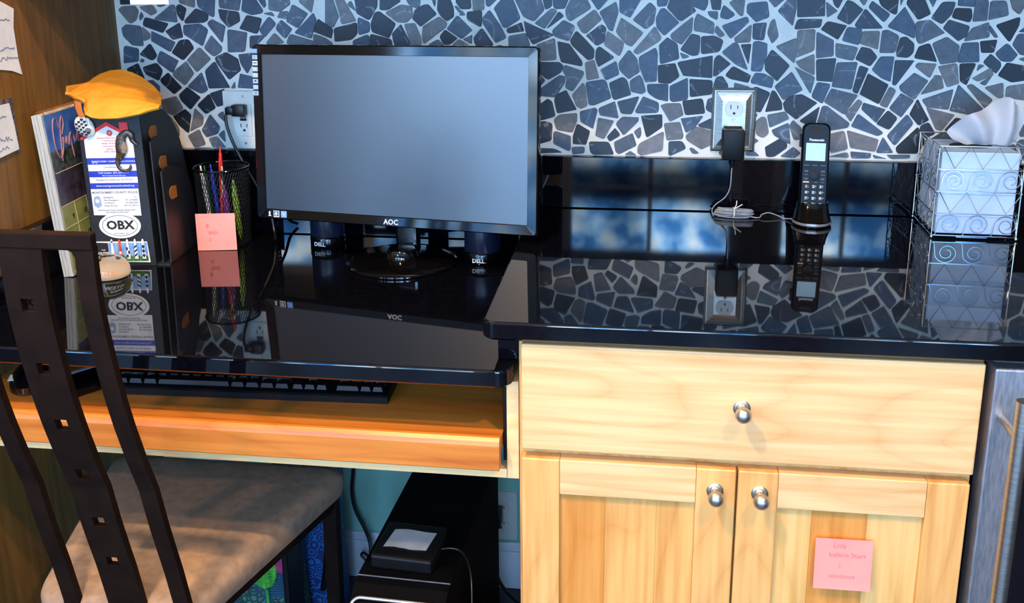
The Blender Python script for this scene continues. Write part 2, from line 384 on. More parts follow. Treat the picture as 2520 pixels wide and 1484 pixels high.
STONES = "-8856 13371 -8553 13370 -8594 13102 -8888 13092;-8922 13005 -8846 13048 -8587 13059 -8516 12961 -8582 12788 -8708 12712 -8762 12756 -8927 12962;-8471 13048 -8211 13079 -8121 12939 -8256 12875 -8442 12994;-8130 13079 -7908 13089 -8041 13036;-8460 12940 -8422 12853 -8502 12766 -8504 12853;-8193 12810 -7816 13079 -7736 13068 -7716 12734 -8149 12788;-7626 13366 -7282 13365 -7325 13024 -7627 13121;-7704 13046 -7630 13089 -7500 13003 -7594 12745 -7696 12896;-7558 12766 -7292 13007 -7050 12895 -7072 12777 -7156 12734 -7528 12712;-7259 13365 -6859 13363 -6929 12831 -7050 12895 -7243 13045;-6780 13363 -6303 13361 -6403 12969 -6798 13023;-6823 12991 -6406 12937 -6402 12755 -6636 12637 -6793 12809;-6332 13001 -6258 13360 -6145 13360 -5905 12968 -5931 12915 -6137 12883 -6324 12958;-6100 13360 -5875 13359 -5829 13074 -5879 13011;-5752 13358 -5338 13356 -5345 13083 -5546 12946 -5780 12979;-5875 12915 -5726 12936 -5676 12851 -5865 12894;-5610 12830 -5546 12936 -5376 12957 -5421 12798;-5422 12777 -5290 13083 -4988 12903 -5207 12628 -5413 12745;-5152 13136 -5049 13355 -4805 13354 -4909 12924;-8439 12701 -8389 12836 -7911 12712 -8047 12527 -8420 12658;-7974 12560 -7666 12727 -7624 12441 -7839 12393;-7578 12680 -7251 12702 -7077 12594 -7222 12268 -7594 12506;-7077 12723 -6978 12792 -6715 12659 -6801 12324 -7048 12658;-6409 12616 -6241 12869 -5939 12809 -6053 12509;-6001 12595 -5789 12851 -5653 12702 -5910 12434;-5633 12670 -5535 12777 -5333 12606 -5481 12413 -5649 12595;-5281 12532 -4876 12914 -4818 12766 -4940 12425;-4876 12553 -4783 12798 -4493 12607 -4537 12426;-8908 12614 -8805 12690 -8502 12658 -8486 12264 -8720 12285 -8890 12460;-8468 12647 -8319 12505 -8328 12418 -8464 12363 -8500 12461;-8278 12560 -7797 12342 -7922 12145 -8299 12363;-7888 12134 -7700 12375 -7512 12398 -7412 12224 -7657 11981;-7178 12246 -7018 12475 -6819 12247 -6838 12160 -6998 12055 -7159 12192;-6663 12594 -6268 12530 -6343 12162 -6689 12150;-6204 12466 -5930 12477 -5922 12434 -6143 12228 -6223 12228;-5884 12326 -5699 12531 -5509 12338 -5774 12273;-5453 12327 -5373 12510 -4909 12372 -4916 12254 -5325 12209;-4890 12511 -4703 12447 -4520 12330 -4650 12212 -4907 12233;-8903 12240 -8854 12258 -8599 12208 -8626 11954 -8940 11919;-8562 12109 -8339 12319 -8212 12067 -8328 11973 -8564 12087;-8591 11954 -8549 12010 -8494 11977 -8534 11928;-8207 12000 -8131 12166 -7768 11969 -7917 11725 -8202 11934;-7575 11982 -7294 12241 -7071 12006 -7387 11744;-6976 12039 -6736 12139 -6504 12009 -6458 11790 -6712 11595 -6950 11941;-6474 12096 -6173 12130 -6201 11923 -6320 11721 -6442 11922;-8894 11796 -8643 11914 -8534 11598 -8835 11685;-8545 11832 -8239 11923 -8125 11768 -8229 11567 -8477 11688;-7904 11736 -7601 11955 -7460 11717 -7671 11471 -7889 11648;-7210 11763 -6994 11963 -6714 11435 -7159 11420;-8192 11578 -8012 11724 -7746 11426 -7925 11290 -8163 11512;-7601 11461 -7294 11736 -7186 11375 -7333 11307 -7581 11427;-6540 11437 -6471 11713 -6199 11649 -6159 11418;-6692 11424 -6599 11558 -6599 11425;-7821 11268 -7628 11431 -7364 11228 -7600 10978 -7772 11156;-7157 11308 -6833 11407 -6896 11076 -7016 11048;-7438 11070 -7170 11297 -7054 11018 -7265 10892;-8199 11163 -7882 11250 -7753 10987 -7992 10860 -8198 10948;-7983 10826 -7719 10977 -7599 10865 -7682 10488 -7869 10657;-7641 10546 -7503 11002 -7331 10823 -7369 10664 -7630 10535;-7391 10550 -7184 10882 -6994 10624 -7053 10487 -7297 10415;-7031 10872 -6895 10953 -6890 10739;-7700 10431 -7449 10567 -7335 10254 -7584 10195;-7032 10464 -6904 10569 -6903 10307;-7264 10381 -7071 10423 -6901 10195 -7050 10195 -7171 10195;-7553 10195 -7269 10197 -7195 10195 -7512 10195;-6889 10195 -6779 10195 -6634 10195 -6770 10195;-6612 10195 -6448 10195 -6501 10195 -6617 10195;-6402 10195 -6259 10195 -6261 10195 -6366 10195;-4602 13353 -4514 13353 -4365 12850 -4488 12628 -4639 12723;-4470 13353 -4338 13352 -4016 12766 -4318 12702 -4341 12892;-4655 12437 -4516 12330 -4532 12255 -4666 12255;-4042 13351 -3573 13349 -3586 13038 -3752 12776 -3987 12913;-4165 13091 -4096 13153 -4007 12944 -4145 13049;-3508 13349 -3104 13140 -3371 12975 -3524 12975;-3969 12829 -3753 12734 -3751 12555 -3974 12491 -3980 12702;-3722 12692 -3636 12912 -3547 12944 -3229 12713 -3371 12439 -3696 12555;-3405 12933 -3106 13068 -2891 13036 -2887 12849 -3010 12734 -3184 12745 -3396 12891;-3064 13347 -2708 13345 -2740 13036 -2827 13015 -2954 13088;-2876 12828 -2828 12974 -2653 13067 -2566 13066 -2410 12890 -2730 12661 -2877 12807;-2558 13344 -2387 13344 -2439 13025;-2386 12973 -2355 13344 -2195 13343 -2075 12993 -2078 12848 -2209 12755 -2314 12849;-2003 13342 -1738 13341 -1734 12993 -1925 12993 -2019 13117;-1706 13341 -1484 13340 -1479 12972 -1692 12962;-1452 13340 -1052 13338 -1372 13033 -1435 13054;-2053 13034 -2010 13045 -1936 12972 -1959 12910;-1960 12869 -1915 12962 -1843 12869;-1809 12931 -1522 12951 -1537 12662 -1590 12662 -1812 12786;-1513 12807 -1373 12971 -1165 12662 -1051 12444 -1264 12350 -1504 12714;-1288 12992 -989 13338 -783 12806 -1059 12631 -1123 12662 -1246 12930;-1049 12610 -763 12734 -722 12569 -1018 12527;-2213 12609 -2003 12869 -1720 12589 -1927 12422;-1906 12411 -1722 12495 -1735 12328;-1691 12433 -1527 12631 -1308 12308 -1491 12203 -1650 12303;-1008 12476 -680 12528 -596 12306 -745 12185 -999 12247;-710 12755 -133 12498 -543 12321 -659 12518;-2704 12451 -2676 12661 -2368 12838 -2210 12724 -2234 12640 -2676 12314;-2357 12463 -2246 12588 -2013 12432 -2166 12316 -2275 12316;-2113 12306 -1981 12411 -1789 12311 -1921 12201;-2589 12304 -2391 12410 -2286 12301 -2354 12178;-3055 12703 -2837 12713 -2737 12451 -2720 12314 -2918 12261;-3302 12513 -3120 12692 -2938 12314 -3118 12175 -3266 12313;-3737 12513 -3415 12429 -3328 12408 -3311 12281 -3752 12194;-4090 12385 -3808 12496 -3766 12460 -3776 12237 -4087 12235;-4467 12618 -4007 12734 -4007 12512 -4123 12406 -4459 12362;-968 13338 -447 13335 -322 12970 -521 12755 -720 12847;-147 13334 205 13333 62 12999 -104 12990 -150 13041;-391 13335 -163 13334 -183 13030 -302 12974;-501 12724 -187 13000 -73 12949 -312 12617;-46 12939 52 12847 -197 12663 -281 12617;-176 12570 42 12775 261 12663 149 12385 -113 12467;-460 12311 -124 12436 -91 12031 -503 12008;-65 12374 159 12323 402 12003 399 11909 14 11990 -28 12125;83 12969 266 13332 390 13332 568 12999 177 12755 104 12826;298 12724 630 12978 762 12785 470 12524 397 12550;180 12385 293 12581 471 12396 629 12232 621 12066 517 12024 212 12303;481 12489 768 12700 851 12622 814 12377 680 12298;441 13332 1024 13329 702 12958;723 12927 1028 13113 1076 12927 976 12571 903 12602;1095 13329 1591 13327 1299 12826 1102 12927;1351 12785 1658 13107 1778 12986 1729 12724 1600 12607;1038 12561 1135 12816 1550 12542 1331 12286 1227 12337;824 12366 883 12571 1185 12357 1167 12234 1108 12099 835 12305;667 12222 732 12284 1015 12078 717 11904 663 12046;461 11972 632 12025 730 11692 500 11644;759 11838 1048 12006 1110 11757 866 11647;26 11833 67 11928 436 11805 426 11731 228 11430 80 11497 121 11676;-503 11981 -38 11979 36 11917 5 11791 -249 11646 -461 11809;-503 11735 -418 11746 -302 11631 -440 11492;-483 11407 -37 11728 90 11708 69 11581 -110 11315 -462 11343;-125 11251 -78 11357 102 11438 305 11074 -66 11001;223 11350 427 11595 470 11500 516 11151 390 11097 305 11149;476 11595 804 11654 867 11619 966 11305 643 11163 548 11173;930 11588 1178 11705 1262 11643 1340 11372 1040 11274 997 11316;1106 11975 1291 12224 1439 12049 1496 11812 1292 11675 1123 11840;1370 12193 1761 12660 1889 12441 1840 12379 1458 12132;1479 12081 1792 12267 1827 12134 1820 11638 1615 11615 1505 11884;1858 12308 2001 12451 2187 12329 2227 12064 1883 11959;1783 12805 1863 12986 1944 12982 2204 12735 1938 12491 1802 12643;1984 13006 2094 13325 2234 13324 2508 12945 2253 12765 2192 12785;1777 13326 2054 13325 1962 13046 1801 13026;2364 13323 2692 13322 2722 13084 2668 12945 2383 13065;2732 13322 2970 13321 2956 12968 2806 12974;2050 12502 2462 12845 2442 12563 2268 12330 2103 12411;2495 12765 2540 12895 2847 12725 2845 12523 2491 12583;2718 12935 2907 12934 2904 12775 2772 12845;2965 12885 3012 13054 3228 12874 3093 12795 2972 12825;3109 13093 3196 13132 3404 13319 3368 12854 3308 12864;3437 13043 3485 13082 3787 13111 3842 12834 3610 12745 3444 12914;2995 12674 3447 12844 3476 12735 3169 12433;2873 12564 2898 12684 3056 12504 2968 12463;3234 12444 3534 12701 3521 12374 3262 12363;3563 12705 3799 12725 3767 12409 3567 12434;2251 12228 2443 12519 2602 12483 2599 12147 2478 12116;2243 12176 2428 12106 2298 12058;2626 12473 2867 12483 3031 12403 2969 12200 2639 12148;3016 12180 3232 12363 3303 12343 3507 11856 3292 11957;3354 12323 3543 12333 3512 11958;3580 12374 3669 12388 3830 12344 3831 12143 3758 11838 3567 11846;2198 11992 2842 12118 2849 11704 2329 11745;2885 12057 2962 12139 3181 11967 2938 11750 2874 11739;3100 11751 3233 11926 3562 11754 3519 11621 3204 11690;3577 11652 3650 11800 3800 11787 3985 11696 3955 11522 3590 11611;1843 11928 2158 11967 2244 11724 2068 11598 1862 11607;1647 11574 2038 11577 2042 11253 1830 11303 1672 11407;2080 11536 2402 11700 2417 11289 2141 11244 2088 11285;2444 11674 2861 11656 2862 11397 2466 11341;2886 11543 2940 11719 3050 11730 3170 11545 3034 11420;3278 11612 3553 11539 3397 11444 3283 11495;1320 11634 1498 11749 1551 11677 1619 11448 1558 11389 1349 11435;1093 11232 1507 11342 1369 11002 1170 11010;728 11101 1040 11236 1113 10914 772 10973;1431 11046 1580 11332 1873 11220 1868 11030 1484 11014;1916 11168 2018 11205 2286 11214 2339 10994 2101 10868;2326 11256 2692 11312 2748 11030 2386 10994;2795 11293 2915 11336 2929 11022 2762 11104;2306 10919 2726 10982 2570 10764 2409 10651;2630 10808 2861 10927 2974 10928 2942 10717 2673 10766;2411 10592 2590 10765 2922 10685 2932 10451 2710 10341 2434 10507;1552 10962 1942 10993 1949 10755 1663 10541;1069 10807 1193 10936 1496 10930 1488 10855 1221 10584;380 11032 664 11110 707 11058 627 10710 392 10840;-130 10876 -13 10963 316 11000 307 10839 224 10633 -76 10682;-483 11108 -259 11270 -174 11218 -109 10940 -366 10862 -484 10892;-441 10807 -312 10830 -166 10789 -183 10464 -463 10376;246 10536 318 10796 564 10649 492 10392 247 10406;-140 10606 -97 10639 192 10546 194 10296 162 10252 -135 10399;730 10909 1026 10859 842 10513 682 10575;905 10546 1050 10716 1158 10583 959 10461;1419 10651 1542 10754 1557 10600 1506 10513;1044 10441 1388 10623 1467 10383 1143 10215 1079 10257;1504 10352 1540 10428 1983 10670 1963 10295 1566 10195 1502 10254;1989 10820 2288 10849 2359 10591 2330 10531 2050 10501;2089 10469 2332 10484 2419 10346 2133 10201 2096 10222;556 10443 928 10443 1038 10202 655 10195 590 10238;226 10329 465 10340 462 10214 237 10195;-507 10301 -140 10294 33 10223 -507 10195;1250 10196 1354 10269 1472 10195;2482 10347 2544 10355 2672 10254 2547 10252;3042 10293 3124 10305 3228 10265 3065 10229;3548 10228 3555 10292 3697 10312 3804 10222;3708 10886 3814 10975 3886 10951 3952 10669 3846 10577 3720 10655;3634 11529 3694 11530 3940 11429 3779 11064 3677 11094;3690 11042 3725 11012 3685 10938;3674 10570 3778 10519 3670 10443;3908 10394 4239 10611 4312 10401 4080 10217 3938 10214;3994 12943 4303 13315 4314 12982 4274 12675;4322 13315 4805 13313 4827 12853 4352 12834;4838 13108 5052 12941 4877 12827;4891 13313 5198 13311 5059 12980 4986 13059;5052 12814 5212 13127 5310 13097 5493 12960 5282 12695;5294 13311 5637 13309 5507 13028;5595 12999 5652 13116 5976 12881 5874 12735;5694 13309 6101 13307 6089 12891 6033 12881 5811 13037;6120 13307 6242 13307 6144 13027;6244 13075 6336 13306 6468 13306 6675 12890 6468 12784;6533 13306 6814 13304 6702 13006;6692 12813 6862 13093 7086 13092 7033 12880 6890 12706;7129 13035 7140 13303 7418 13302 7401 13015;7055 12842 7097 12986 7359 12976 7382 12841 7355 12735 7077 12812;7409 12754 7427 13302 7642 13100 7649 12774;7676 12783 7678 13110 7936 13109 8001 12860;7943 13299 8391 13298 8184 12869 8061 12975;5371 12676 5539 12980 5873 12627 5461 12626;5947 12656 6221 13007 6409 12706 6442 12441 6134 12588;6430 12686 6462 12745 6677 12774 6943 12550 6527 12343 6471 12431;6916 12628 7005 12780 7362 12667 7324 12492 7192 12409;7287 12398 7413 12628 7681 12735 7718 12473;7704 12696 7866 12483 7813 12464 7727 12570;7807 12687 8206 12831 8188 12667 8072 12386;8208 12571 8453 12764 8478 12552;4308 12606 4364 12794 4782 12794 4763 12646;4786 12606 4892 12754 5226 12676 5089 12428;3829 12545 3877 12745 3943 12804 4030 12485 3920 12345;5177 12418 5248 12646 5510 12617 5464 12329 5208 12398;5482 12359 5523 12567 5820 12578 5808 12251;5851 12192 5868 12578 5962 12597 6162 12490 6126 12232 6091 12193;6147 12213 6193 12460 6297 12470 6431 12352 6436 12194 6348 12104 6155 12123;6464 12095 6531 12293 6705 12363 6860 12028;6754 12353 6997 12472 7220 12315 7211 12029 6931 11988;7225 12079 7271 12365 7542 12375 7587 12032 7231 12020;7577 12395 7854 12425 7822 12200 7617 12199;7852 12180 8037 12367 8227 12162 8147 12044 7979 12044;8133 12338 8204 12532 8482 12513 8523 12164 8283 12163;8254 12084 8523 12164 8546 11968;3992 12295 4347 12446 4380 12386 4346 11983;4368 12586 4679 12606 4684 12227 4369 12095;4710 12566 5013 12408 5033 12128 4733 12086;5065 12358 5459 12280 5390 12040 5083 12108;5436 12070 5525 12290 5683 12251 5810 12112 5698 11941;4374 12014 4689 12157 4715 11763 4459 11903;4735 12056 5085 12078 5047 11654 4770 11672;5110 11998 5470 12010 5400 11514 5053 11562;5513 11950 5673 11891 5514 11424 5422 11484;5742 11871 5868 12112 6108 12113 6079 11662 5918 11731;6133 12044 6468 12045 6181 11592 6121 11612;6497 11936 6538 12006 6855 11988 6765 11728;6250 11573 6488 11820 6741 11678 6532 11333 6286 11492;6630 11425 6855 11779 6961 11769 7020 11550;6897 11938 7214 12000 7278 11642 7085 11570;7262 11990 7543 12002 7413 11613 7302 11682;7663 12022 7779 12170 7954 12024 7972 11945 7900 11826;7593 11982 7688 11963 7567 11863;7505 11734 7805 11924 7867 11786 7606 11675;7637 11645 7840 11776 7745 11606;7942 11787 8076 12015 8551 11929 8574 11732 8189 11670;3819 12021 3925 12244 4259 11942 4048 11656 3828 11858;4014 11553 4306 11821 4521 11496 4189 11297;4350 11923 4727 11732 4669 11416;4708 11416 4783 11631 5021 11603 4898 11243 4712 11354;4935 11275 5047 11517 5516 11404 5307 11042;5563 11424 5680 11800 6045 11601 5909 11245;5930 11235 6077 11561 6198 11502 6061 11175;6101 11165 6291 11442 6524 11313 6328 11008;6667 11334 7194 11531 7144 11157 6776 11194;7175 11137 7281 11612 7764 11155 7516 11071;7415 11593 7516 11624 7895 11348 7780 11185;7730 11566 8042 11649 8072 11370 7976 11389;8114 11590 8582 11663 8623 11315 8117 11390;7855 11196 7980 11348 8251 11281 8131 11008 7949 11117;4192 11235 4294 11371 4511 11404 4798 11253 4440 10942 4230 11101;3870 11076 3969 11470 4029 11461 4162 11245 4169 11121;4502 10907 4853 11181 4780 10786;4820 10787 4902 11182 4981 11193 5408 10878 5385 10795 4934 10716;5326 11053 5541 11332 5615 11262 5435 10910;5615 11139 5644 11262 6035 11144 5889 10896;5900 10875 6085 11124 6262 10983 6134 10765;5452 10817 5562 11056 6042 10702 5928 10648;6105 10651 6431 11057 6553 10884 6258 10466;6479 11057 6589 11344 6817 10960 6652 10855;6758 11183 7260 11057 7067 10769 6968 10788;7115 10769 7294 11001 7461 10958 7419 10713;7447 10713 7492 11024 7587 10940 7667 10717;7604 10960 7856 11095 7891 10944 7706 10717;6681 10753 6692 10845 6822 10909 6957 10705 6790 10620;3914 11014 4231 11080 4310 10946 3968 10774;4011 10723 4305 10863 4359 10455 4057 10629;4328 10811 4392 10916 4530 10783 4621 10606 4425 10540;4191 10219 4423 10403 4561 10289 4446 10202;4900 10632 4981 10612 5082 10299 4918 10359;5009 10644 5330 10732 5415 10389 5122 10310;5379 10743 5954 10576 5913 10346 5473 10411;5935 10325 6038 10629 6240 10331;6281 10425 6637 10814 6798 10538 6661 10328 6329 10322;5087 10236 5420 10326 5437 10221;5478 10338 5837 10313 5835 10218 5508 10212;5889 10282 6141 10214 5914 10220;6135 10287 6547 10295 6533 10232 6220 10215"     # stone outlines on the wall, tenths of a millimetre: x z x z ...; ...
traced = []
for t in STONES.split(';'):
    v = [int(q) / 1e4 for q in t.split()]; traced.append(list(zip(v[::2], v[1::2])))
def centroid(p): return (sum(q[0] for q in p) / len(p), sum(q[1] for q in p) / len(p))
def inside(p, poly):
    c = False
    for i in range(len(poly)):
        a, b = poly[i - 1], poly[i]
        if (a[1] > p[1]) != (b[1] > p[1]) and p[0] < (b[0] - a[0]) * (p[1] - a[1]) / (b[1] - a[1]) + a[0]: c = not c
    return c
rg = random.Random(11)
def rounded(pp, r0, r1):
    rp = []; m = len(pp)
    for k in range(m):
        a, b, c = pp[k - 1], pp[k], pp[(k + 1) % m]
        l1 = math.hypot(a[0] - b[0], a[1] - b[1]) or 1; l2 = math.hypot(c[0] - b[0], c[1] - b[1]) or 1
        r = rg.uniform(r0, r1); t1 = min(.42, r / l1); t2 = min(.42, r / l2)
        p1 = (b[0] + (a[0] - b[0]) * t1, b[1] + (a[1] - b[1]) * t1); p2 = (b[0] + (c[0] - b[0]) * t2, b[1] + (c[1] - b[1]) * t2)
        rp.append(p1); rp.append(((p1[0] + p2[0]) / 4 + b[0] / 2, (p1[1] + p2[1]) / 4 + b[1] / 2)); rp.append(p2)
    return rp
def clip(poly, nx, nz, d):
    out = []
    for i in range(len(poly)):
        a, b = poly[i], poly[(i + 1) % len(poly)]
        da = a[0] * nx + a[1] * nz - d; db = b[0] * nx + b[1] * nz - d
        if da <= 0: out.append(a)
        if (da < 0 < db) or (db < 0 < da):
            t = da / (da - db); out.append((a[0] + (b[0] - a[0]) * t, a[1] + (b[1] - a[1]) * t))
    return out
def grow(p, d):
    c = centroid(p); out = []
    for x, z in p:
        l = math.hypot(x - c[0], z - c[1]) or 1; out.append((x + (x - c[0]) / l * d, z + (z - c[1]) / l * d))
    return out
def area(p): return abs(sum(p[k][0] * p[(k + 1) % len(p)][1] - p[(k + 1) % len(p)][0] * p[k][1] for k in range(len(p)))) / 2
cells = [(False, -area(p), centroid(p), rounded(grow(p, .0011), .002, .0055)) for p in traced]
seeds = [c[2] for c in cells]; nt_ = len(seeds); tries = 0
edge_pts = [q for p in traced for k in range(len(p)) for q in (p[k], ((p[k][0] + p[k - 1][0]) / 2, (p[k][1] + p[k - 1][1]) / 2))]
while tries < 9000:       # the stones the photograph hides: behind the monitor, the sorter, the tissue box
    tries += 1
    q = (rg.uniform(X0 + .01, X1 - .01), rg.uniform(Z0 + .008, Z1 - .01))
    if any(inside(q, p) for p in traced): continue
    if any((q[0] - e[0]) ** 2 + (q[1] - e[1]) ** 2 < .016 ** 2 for e in edge_pts): continue
    if all((q[0] - s[0]) ** 2 + (q[1] - s[1]) ** 2 > .042 ** 2 for s in seeds[nt_:]): seeds.append(q)
for i in range(nt_, len(seeds)):
    s = seeds[i]; poly = [(s[0] + .032 * cos(a * pi / 4 + .3), s[1] + .032 * sin(a * pi / 4 + .3)) for a in range(8)]
    for nx, nz, d in ((1, 0, X1), (-1, 0, -X0), (0, 1, Z1), (0, -1, -Z0)): poly = clip(poly, nx, nz, d)
    for j in range(nt_, len(seeds)):
        t = seeds[j]
        if i == j: continue
        dx, dz = t[0] - s[0], t[1] - s[1]; l = math.hypot(dx, dz)
        if l > .1: continue
        poly = clip(poly, dx / l, dz / l, (s[0] * dx + s[1] * dz) / l + l / 2 - .0026)
        if len(poly) < 3: break
    for e in edge_pts:
        dx, dz = e[0] - s[0], e[1] - s[1]; l = math.hypot(dx, dz)
        if l < .05 and len(poly) > 2: poly = clip(poly, dx / l, dz / l, (s[0] * dx + s[1] * dz) / l + l - .004)
    pp = []
    for q in poly:
        if not pp or math.hypot(q[0] - pp[-1][0], q[1] - pp[-1][1]) > .003: pp.append(q)
    if len(pp) < 3 or area(pp) < 1.2e-4: continue
    hid = not (s[1] < 1.325 and s[0] < .86 and not (-.54 < s[0] < -.02 and s[1] < 1.20))
    cells.append((hid, -area(pp), s, rounded(pp, .0015, .004)))
cells.sort(key=lambda c: (c[0], c[1]))
rest = B()
for idx, (nv, na, s, rp) in enumerate(cells):
    h = 0.0066 + rg.uniform(0, .0010)
    if idx < 300 and not nv:
        bm = B(); prism(bm, [(x - s[0], z - s[1]) for x, z in rp], .001, h, bev=.0007)
        put('tile', bm, M_tile, wall_back, M=T(s[0], 0, s[1]))
    else:
        prism(rest, rp, .001, h, bev=.0007)
o = put('small_tiles', rest, M_tile, wall_back); o['kind'] = 'stuff'

# ------------------------------------------------------------------ left panel, splashes, counters
ZD, ZC = 0.8436, 0.914
o = put('tall_cabinet_panel', box(B(), XW - .04, XW, -0.66, 0.0, FZ, 2.3, .002), M_panel)
tag(o, 'tall yellow-brown oak veneer side panel closing the desk nook on the left', 'panel')

def counter(name, x0, x1, y0, y1, z0, z1, corner, label):
    """slab with an eased edge and one rounded front corner"""
    pts = []
    for cx, cy, a0, r in ((x0, y0, pi, corner[0]), (x1, y0, 3 * pi / 2, corner[1]), (x1, y1, 0, 0), (x0, y1, pi / 2, 0)):
        if r == 0: pts.append((cx, cy)); continue
        ox = cx + (r if cx == x0 else -r); oy = cy + r
        for k in range(7):
            a = a0 + k / 6 * pi / 2; pts.append((ox + r * cos(a), oy + r * sin(a)))
    c = ((x0 + x1) / 2, (y0 + y1) / 2)
    def ring(z, s):
        out = []
        for x, y in pts:
            yy = y + s if y < c[1] else y; xx = x + s if x < c[0] else x - s
            out.append((xx, yy, z))
        return out
    e = .0035
    bm = B(); rings(bm, [ring(z0, e), ring(z0 + e, 0), ring(z1 - e, 0), ring(z1 - e * .6, e * .12), ring(z1 - e * .25, e * .38), ring(z1 - e * .06, e * .7), ring(z1, e)])
    o = put(name, bm, M_granite); tag(o, label, 'countertop'); return o
counter('desk_countertop', XW, -0.0125, -0.6466, 0.0, ZD - .0265, ZD, (0, .022), 'long polished black granite desk top carrying the monitor, one step lower')
counter('countertop', -0.053, 1.25, -0.6446, 0.0, ZC - .0267, ZC, (.016, 0), 'raised polished black granite countertop over the maple cabinet')
o = put('granite_riser', box(B(), -0.0365, -0.006, -0.605, -0.001, ZD, ZC - .0267, .0015), M_granite)
tag(o, 'short black granite riser joining the desk top to the higher countertop', 'riser')
o = put('backsplash', box(B(), -0.035, 1.25, -0.022, -0.001, ZC + .0008, 1.0175, .0015), M_granite)
tag(o, 'low black granite upstand along the wall behind the phone and tissue box', 'backsplash')
o = put('backsplash', box(B(), XW + .0005, -0.0372, -0.022, -0.001, ZD + .0008, 1.0175, .0015), M_granite)
tag(o, 'taller black granite upstand along the wall behind the monitor', 'backsplash')
o = put('side_splash', box(B(), XW + .0005, XW + .02, -0.63, -0.0225, ZD + .0005, 0.947, .0015), M_granite)
tag(o, 'black granite upstand along the oak panel at the left end of the desk', 'backsplash')

# ------------------------------------------------------------------ maple base cabinet
W = 0.6005; YF = -0.637
cab = thing('base_cabinet', 'maple base cabinet with one wide drawer above two shaker doors', 'cabinet', T(0, 0, FZ))
def rel(o): return o
zz = -FZ
put('carcass', box(box(B(), -0.0055, 0.604, -0.6165, -0.001, 0.14 + zz, ZC - .0275 + zz, .001), 0.0, .60, -.55, -.001, 0, .14 + zz), M_maple_z, cab)
put('drawer_front', box(B(), 0, W, YF, -0.6175, .7234 + zz, .8813 + zz, .0022), M_maple_x, cab)
drw = cab.children[-1] if cab.children else None
drawer = [o for o in COL.objects if o.name.startswith('drawer_front')][0]
def knob(parent, x, z):
    M = T(x, YF, z) @ Matrix.Rotation(pi / 2, 4, 'X')
    prof = [(.0115, 0), (.0115, .0012), (.0105, .0022), (.0085, .0028), (.0078, .0045), (.0062, .0055), (.0052, .009), (.0056, .0125), (.0082, .0148), (.0104, .0185), (.0108, .0222), (.0098, .0262), (.0068, .0294), (.0032, .0308), (.0005, .0311)]
    put('knob', lathe(B(), prof, 28, M), M_steelnk, parent, smooth=True, label='brushed nickel knob')
knob(drawer, .298, .803 + zz)
M_boards = [wood('maple_board_%s' % k, c1, c2, 'Z', scale=2.4) for k, c1, c2 in (('deep', (196, 122, 46), (222, 152, 74)), ('mid', (204, 138, 66), (232, 174, 100)), ('light', (212, 158, 84), (236, 188, 118)))]
def door(x0, x1, kx, splits, tints):
    z0, z1 = .15 + zz, .7097 + zz; sw = .0535
    d = put('door', box(B(), x0 + sw - .004, x1 - sw + .004, YF + .008, -0.6175, z0 + sw, z1 - sw + .002, .0005), M_maple_panel, cab)
    w0 = x0 + sw; w1 = x1 - sw
    for q, (a, b) in enumerate(splits): put('panel_board', box(B(), w0 + (w1 - w0) * a + .0001, w0 + (w1 - w0) * b - .0001, YF + .0068, YF + .0085, z0 + sw + .0005, z1 - sw - .0005, .0003), M_boards[tints[q]], d)
    for a, b in ((x0, x0 + sw), (x1 - sw, x1)):
        put('stile', box(B(), a, b, YF, -0.6175, z0, z1, .0018), M_maple_z, d)
    for a, b in ((z0, z0 + sw), (z1 - sw, z1)):
        put('rail', box(B(), x0 + sw + .0002, x1 - sw - .0002, YF, -0.6175, a, b, .0012), M_maple_x, d)
    knob(d, kx, .6775 + zz)
    return d
door(0, .2955, .268, ((0, .34), (.34, .72), (.72, 1)), (0, 1, 1)); door(.2985, .5985, .328, ((0, .25), (.25, .63), (.63, 1)), (2, 0, 2))
# desk surround: stile beside the cabinet, rail under the keyboard drawer
fr = thing('writing_desk', 'pale maple frame under the desk top around the keyboard drawer', 'frame', T(-.45, -.6, .66))
def loc(bm, M=T(.45, .6, -.66)):
    bmesh.ops.transform(bm, matrix=M, verts=bm.verts[:]); return bm
put('stile', loc(box(B(), -0.0235, -0.0062, -.6185, -.02, .6655, ZD - .0275, .0008)), M_maple_face, fr)
put('rail', loc(box(B(), XW + .001, -0.024, -.6185, -.595, .6655, .6795, .0008)), M_maple_face, fr)
put('dark_runner_fill', loc(box(B(), -0.0296, -0.0238, -.612, -.06, .690, .812, .001)), M_blackmt, fr)  # slide runner made larger and black so the gap by the tray stays dark
# keyboard drawer
kd = thing('keyboard_drawer', 'pull-out orange maple keyboard tray with a rounded front lip', 'drawer', T(-.45, -.4, .70))
K = T(.45, .4, -.70)
bm = B()
prof = [(-.62, .7325), (-.634, .7395), (-.6405, .7400), (-.6455, .7360), (-.6475, .730), (-.6475, .6935), (-.6465, .692), (-.629, .692), (-.629, .7140), (-.12, .7140), (-.12, .7325)]
rings(bm, [[Vector((x, y, z)) for y, z in prof] for x in (-0.875, -0.0305)])
bmesh.ops.transform(bm, matrix=K, verts=bm.verts[:])
put('tray', bm, M_maple_tray, kd)
# upper cabinet (just above the picture)
uc = thing('upper_cabinet', 'maple wall cabinets hanging over the mosaic, just above the picture', 'cabinet', T(.2, 0, 1.39))
put('carcass', box(B(), -1.1, 1.05, -.33, -.009, 0, .75, .001), M_maple_z, uc)
for k in range(5):
    put('door', box(B(), -1.098 + k * .43, -.673 + k * .43, -.35, -.331, .002, .748, .002), M_maple_z, uc)

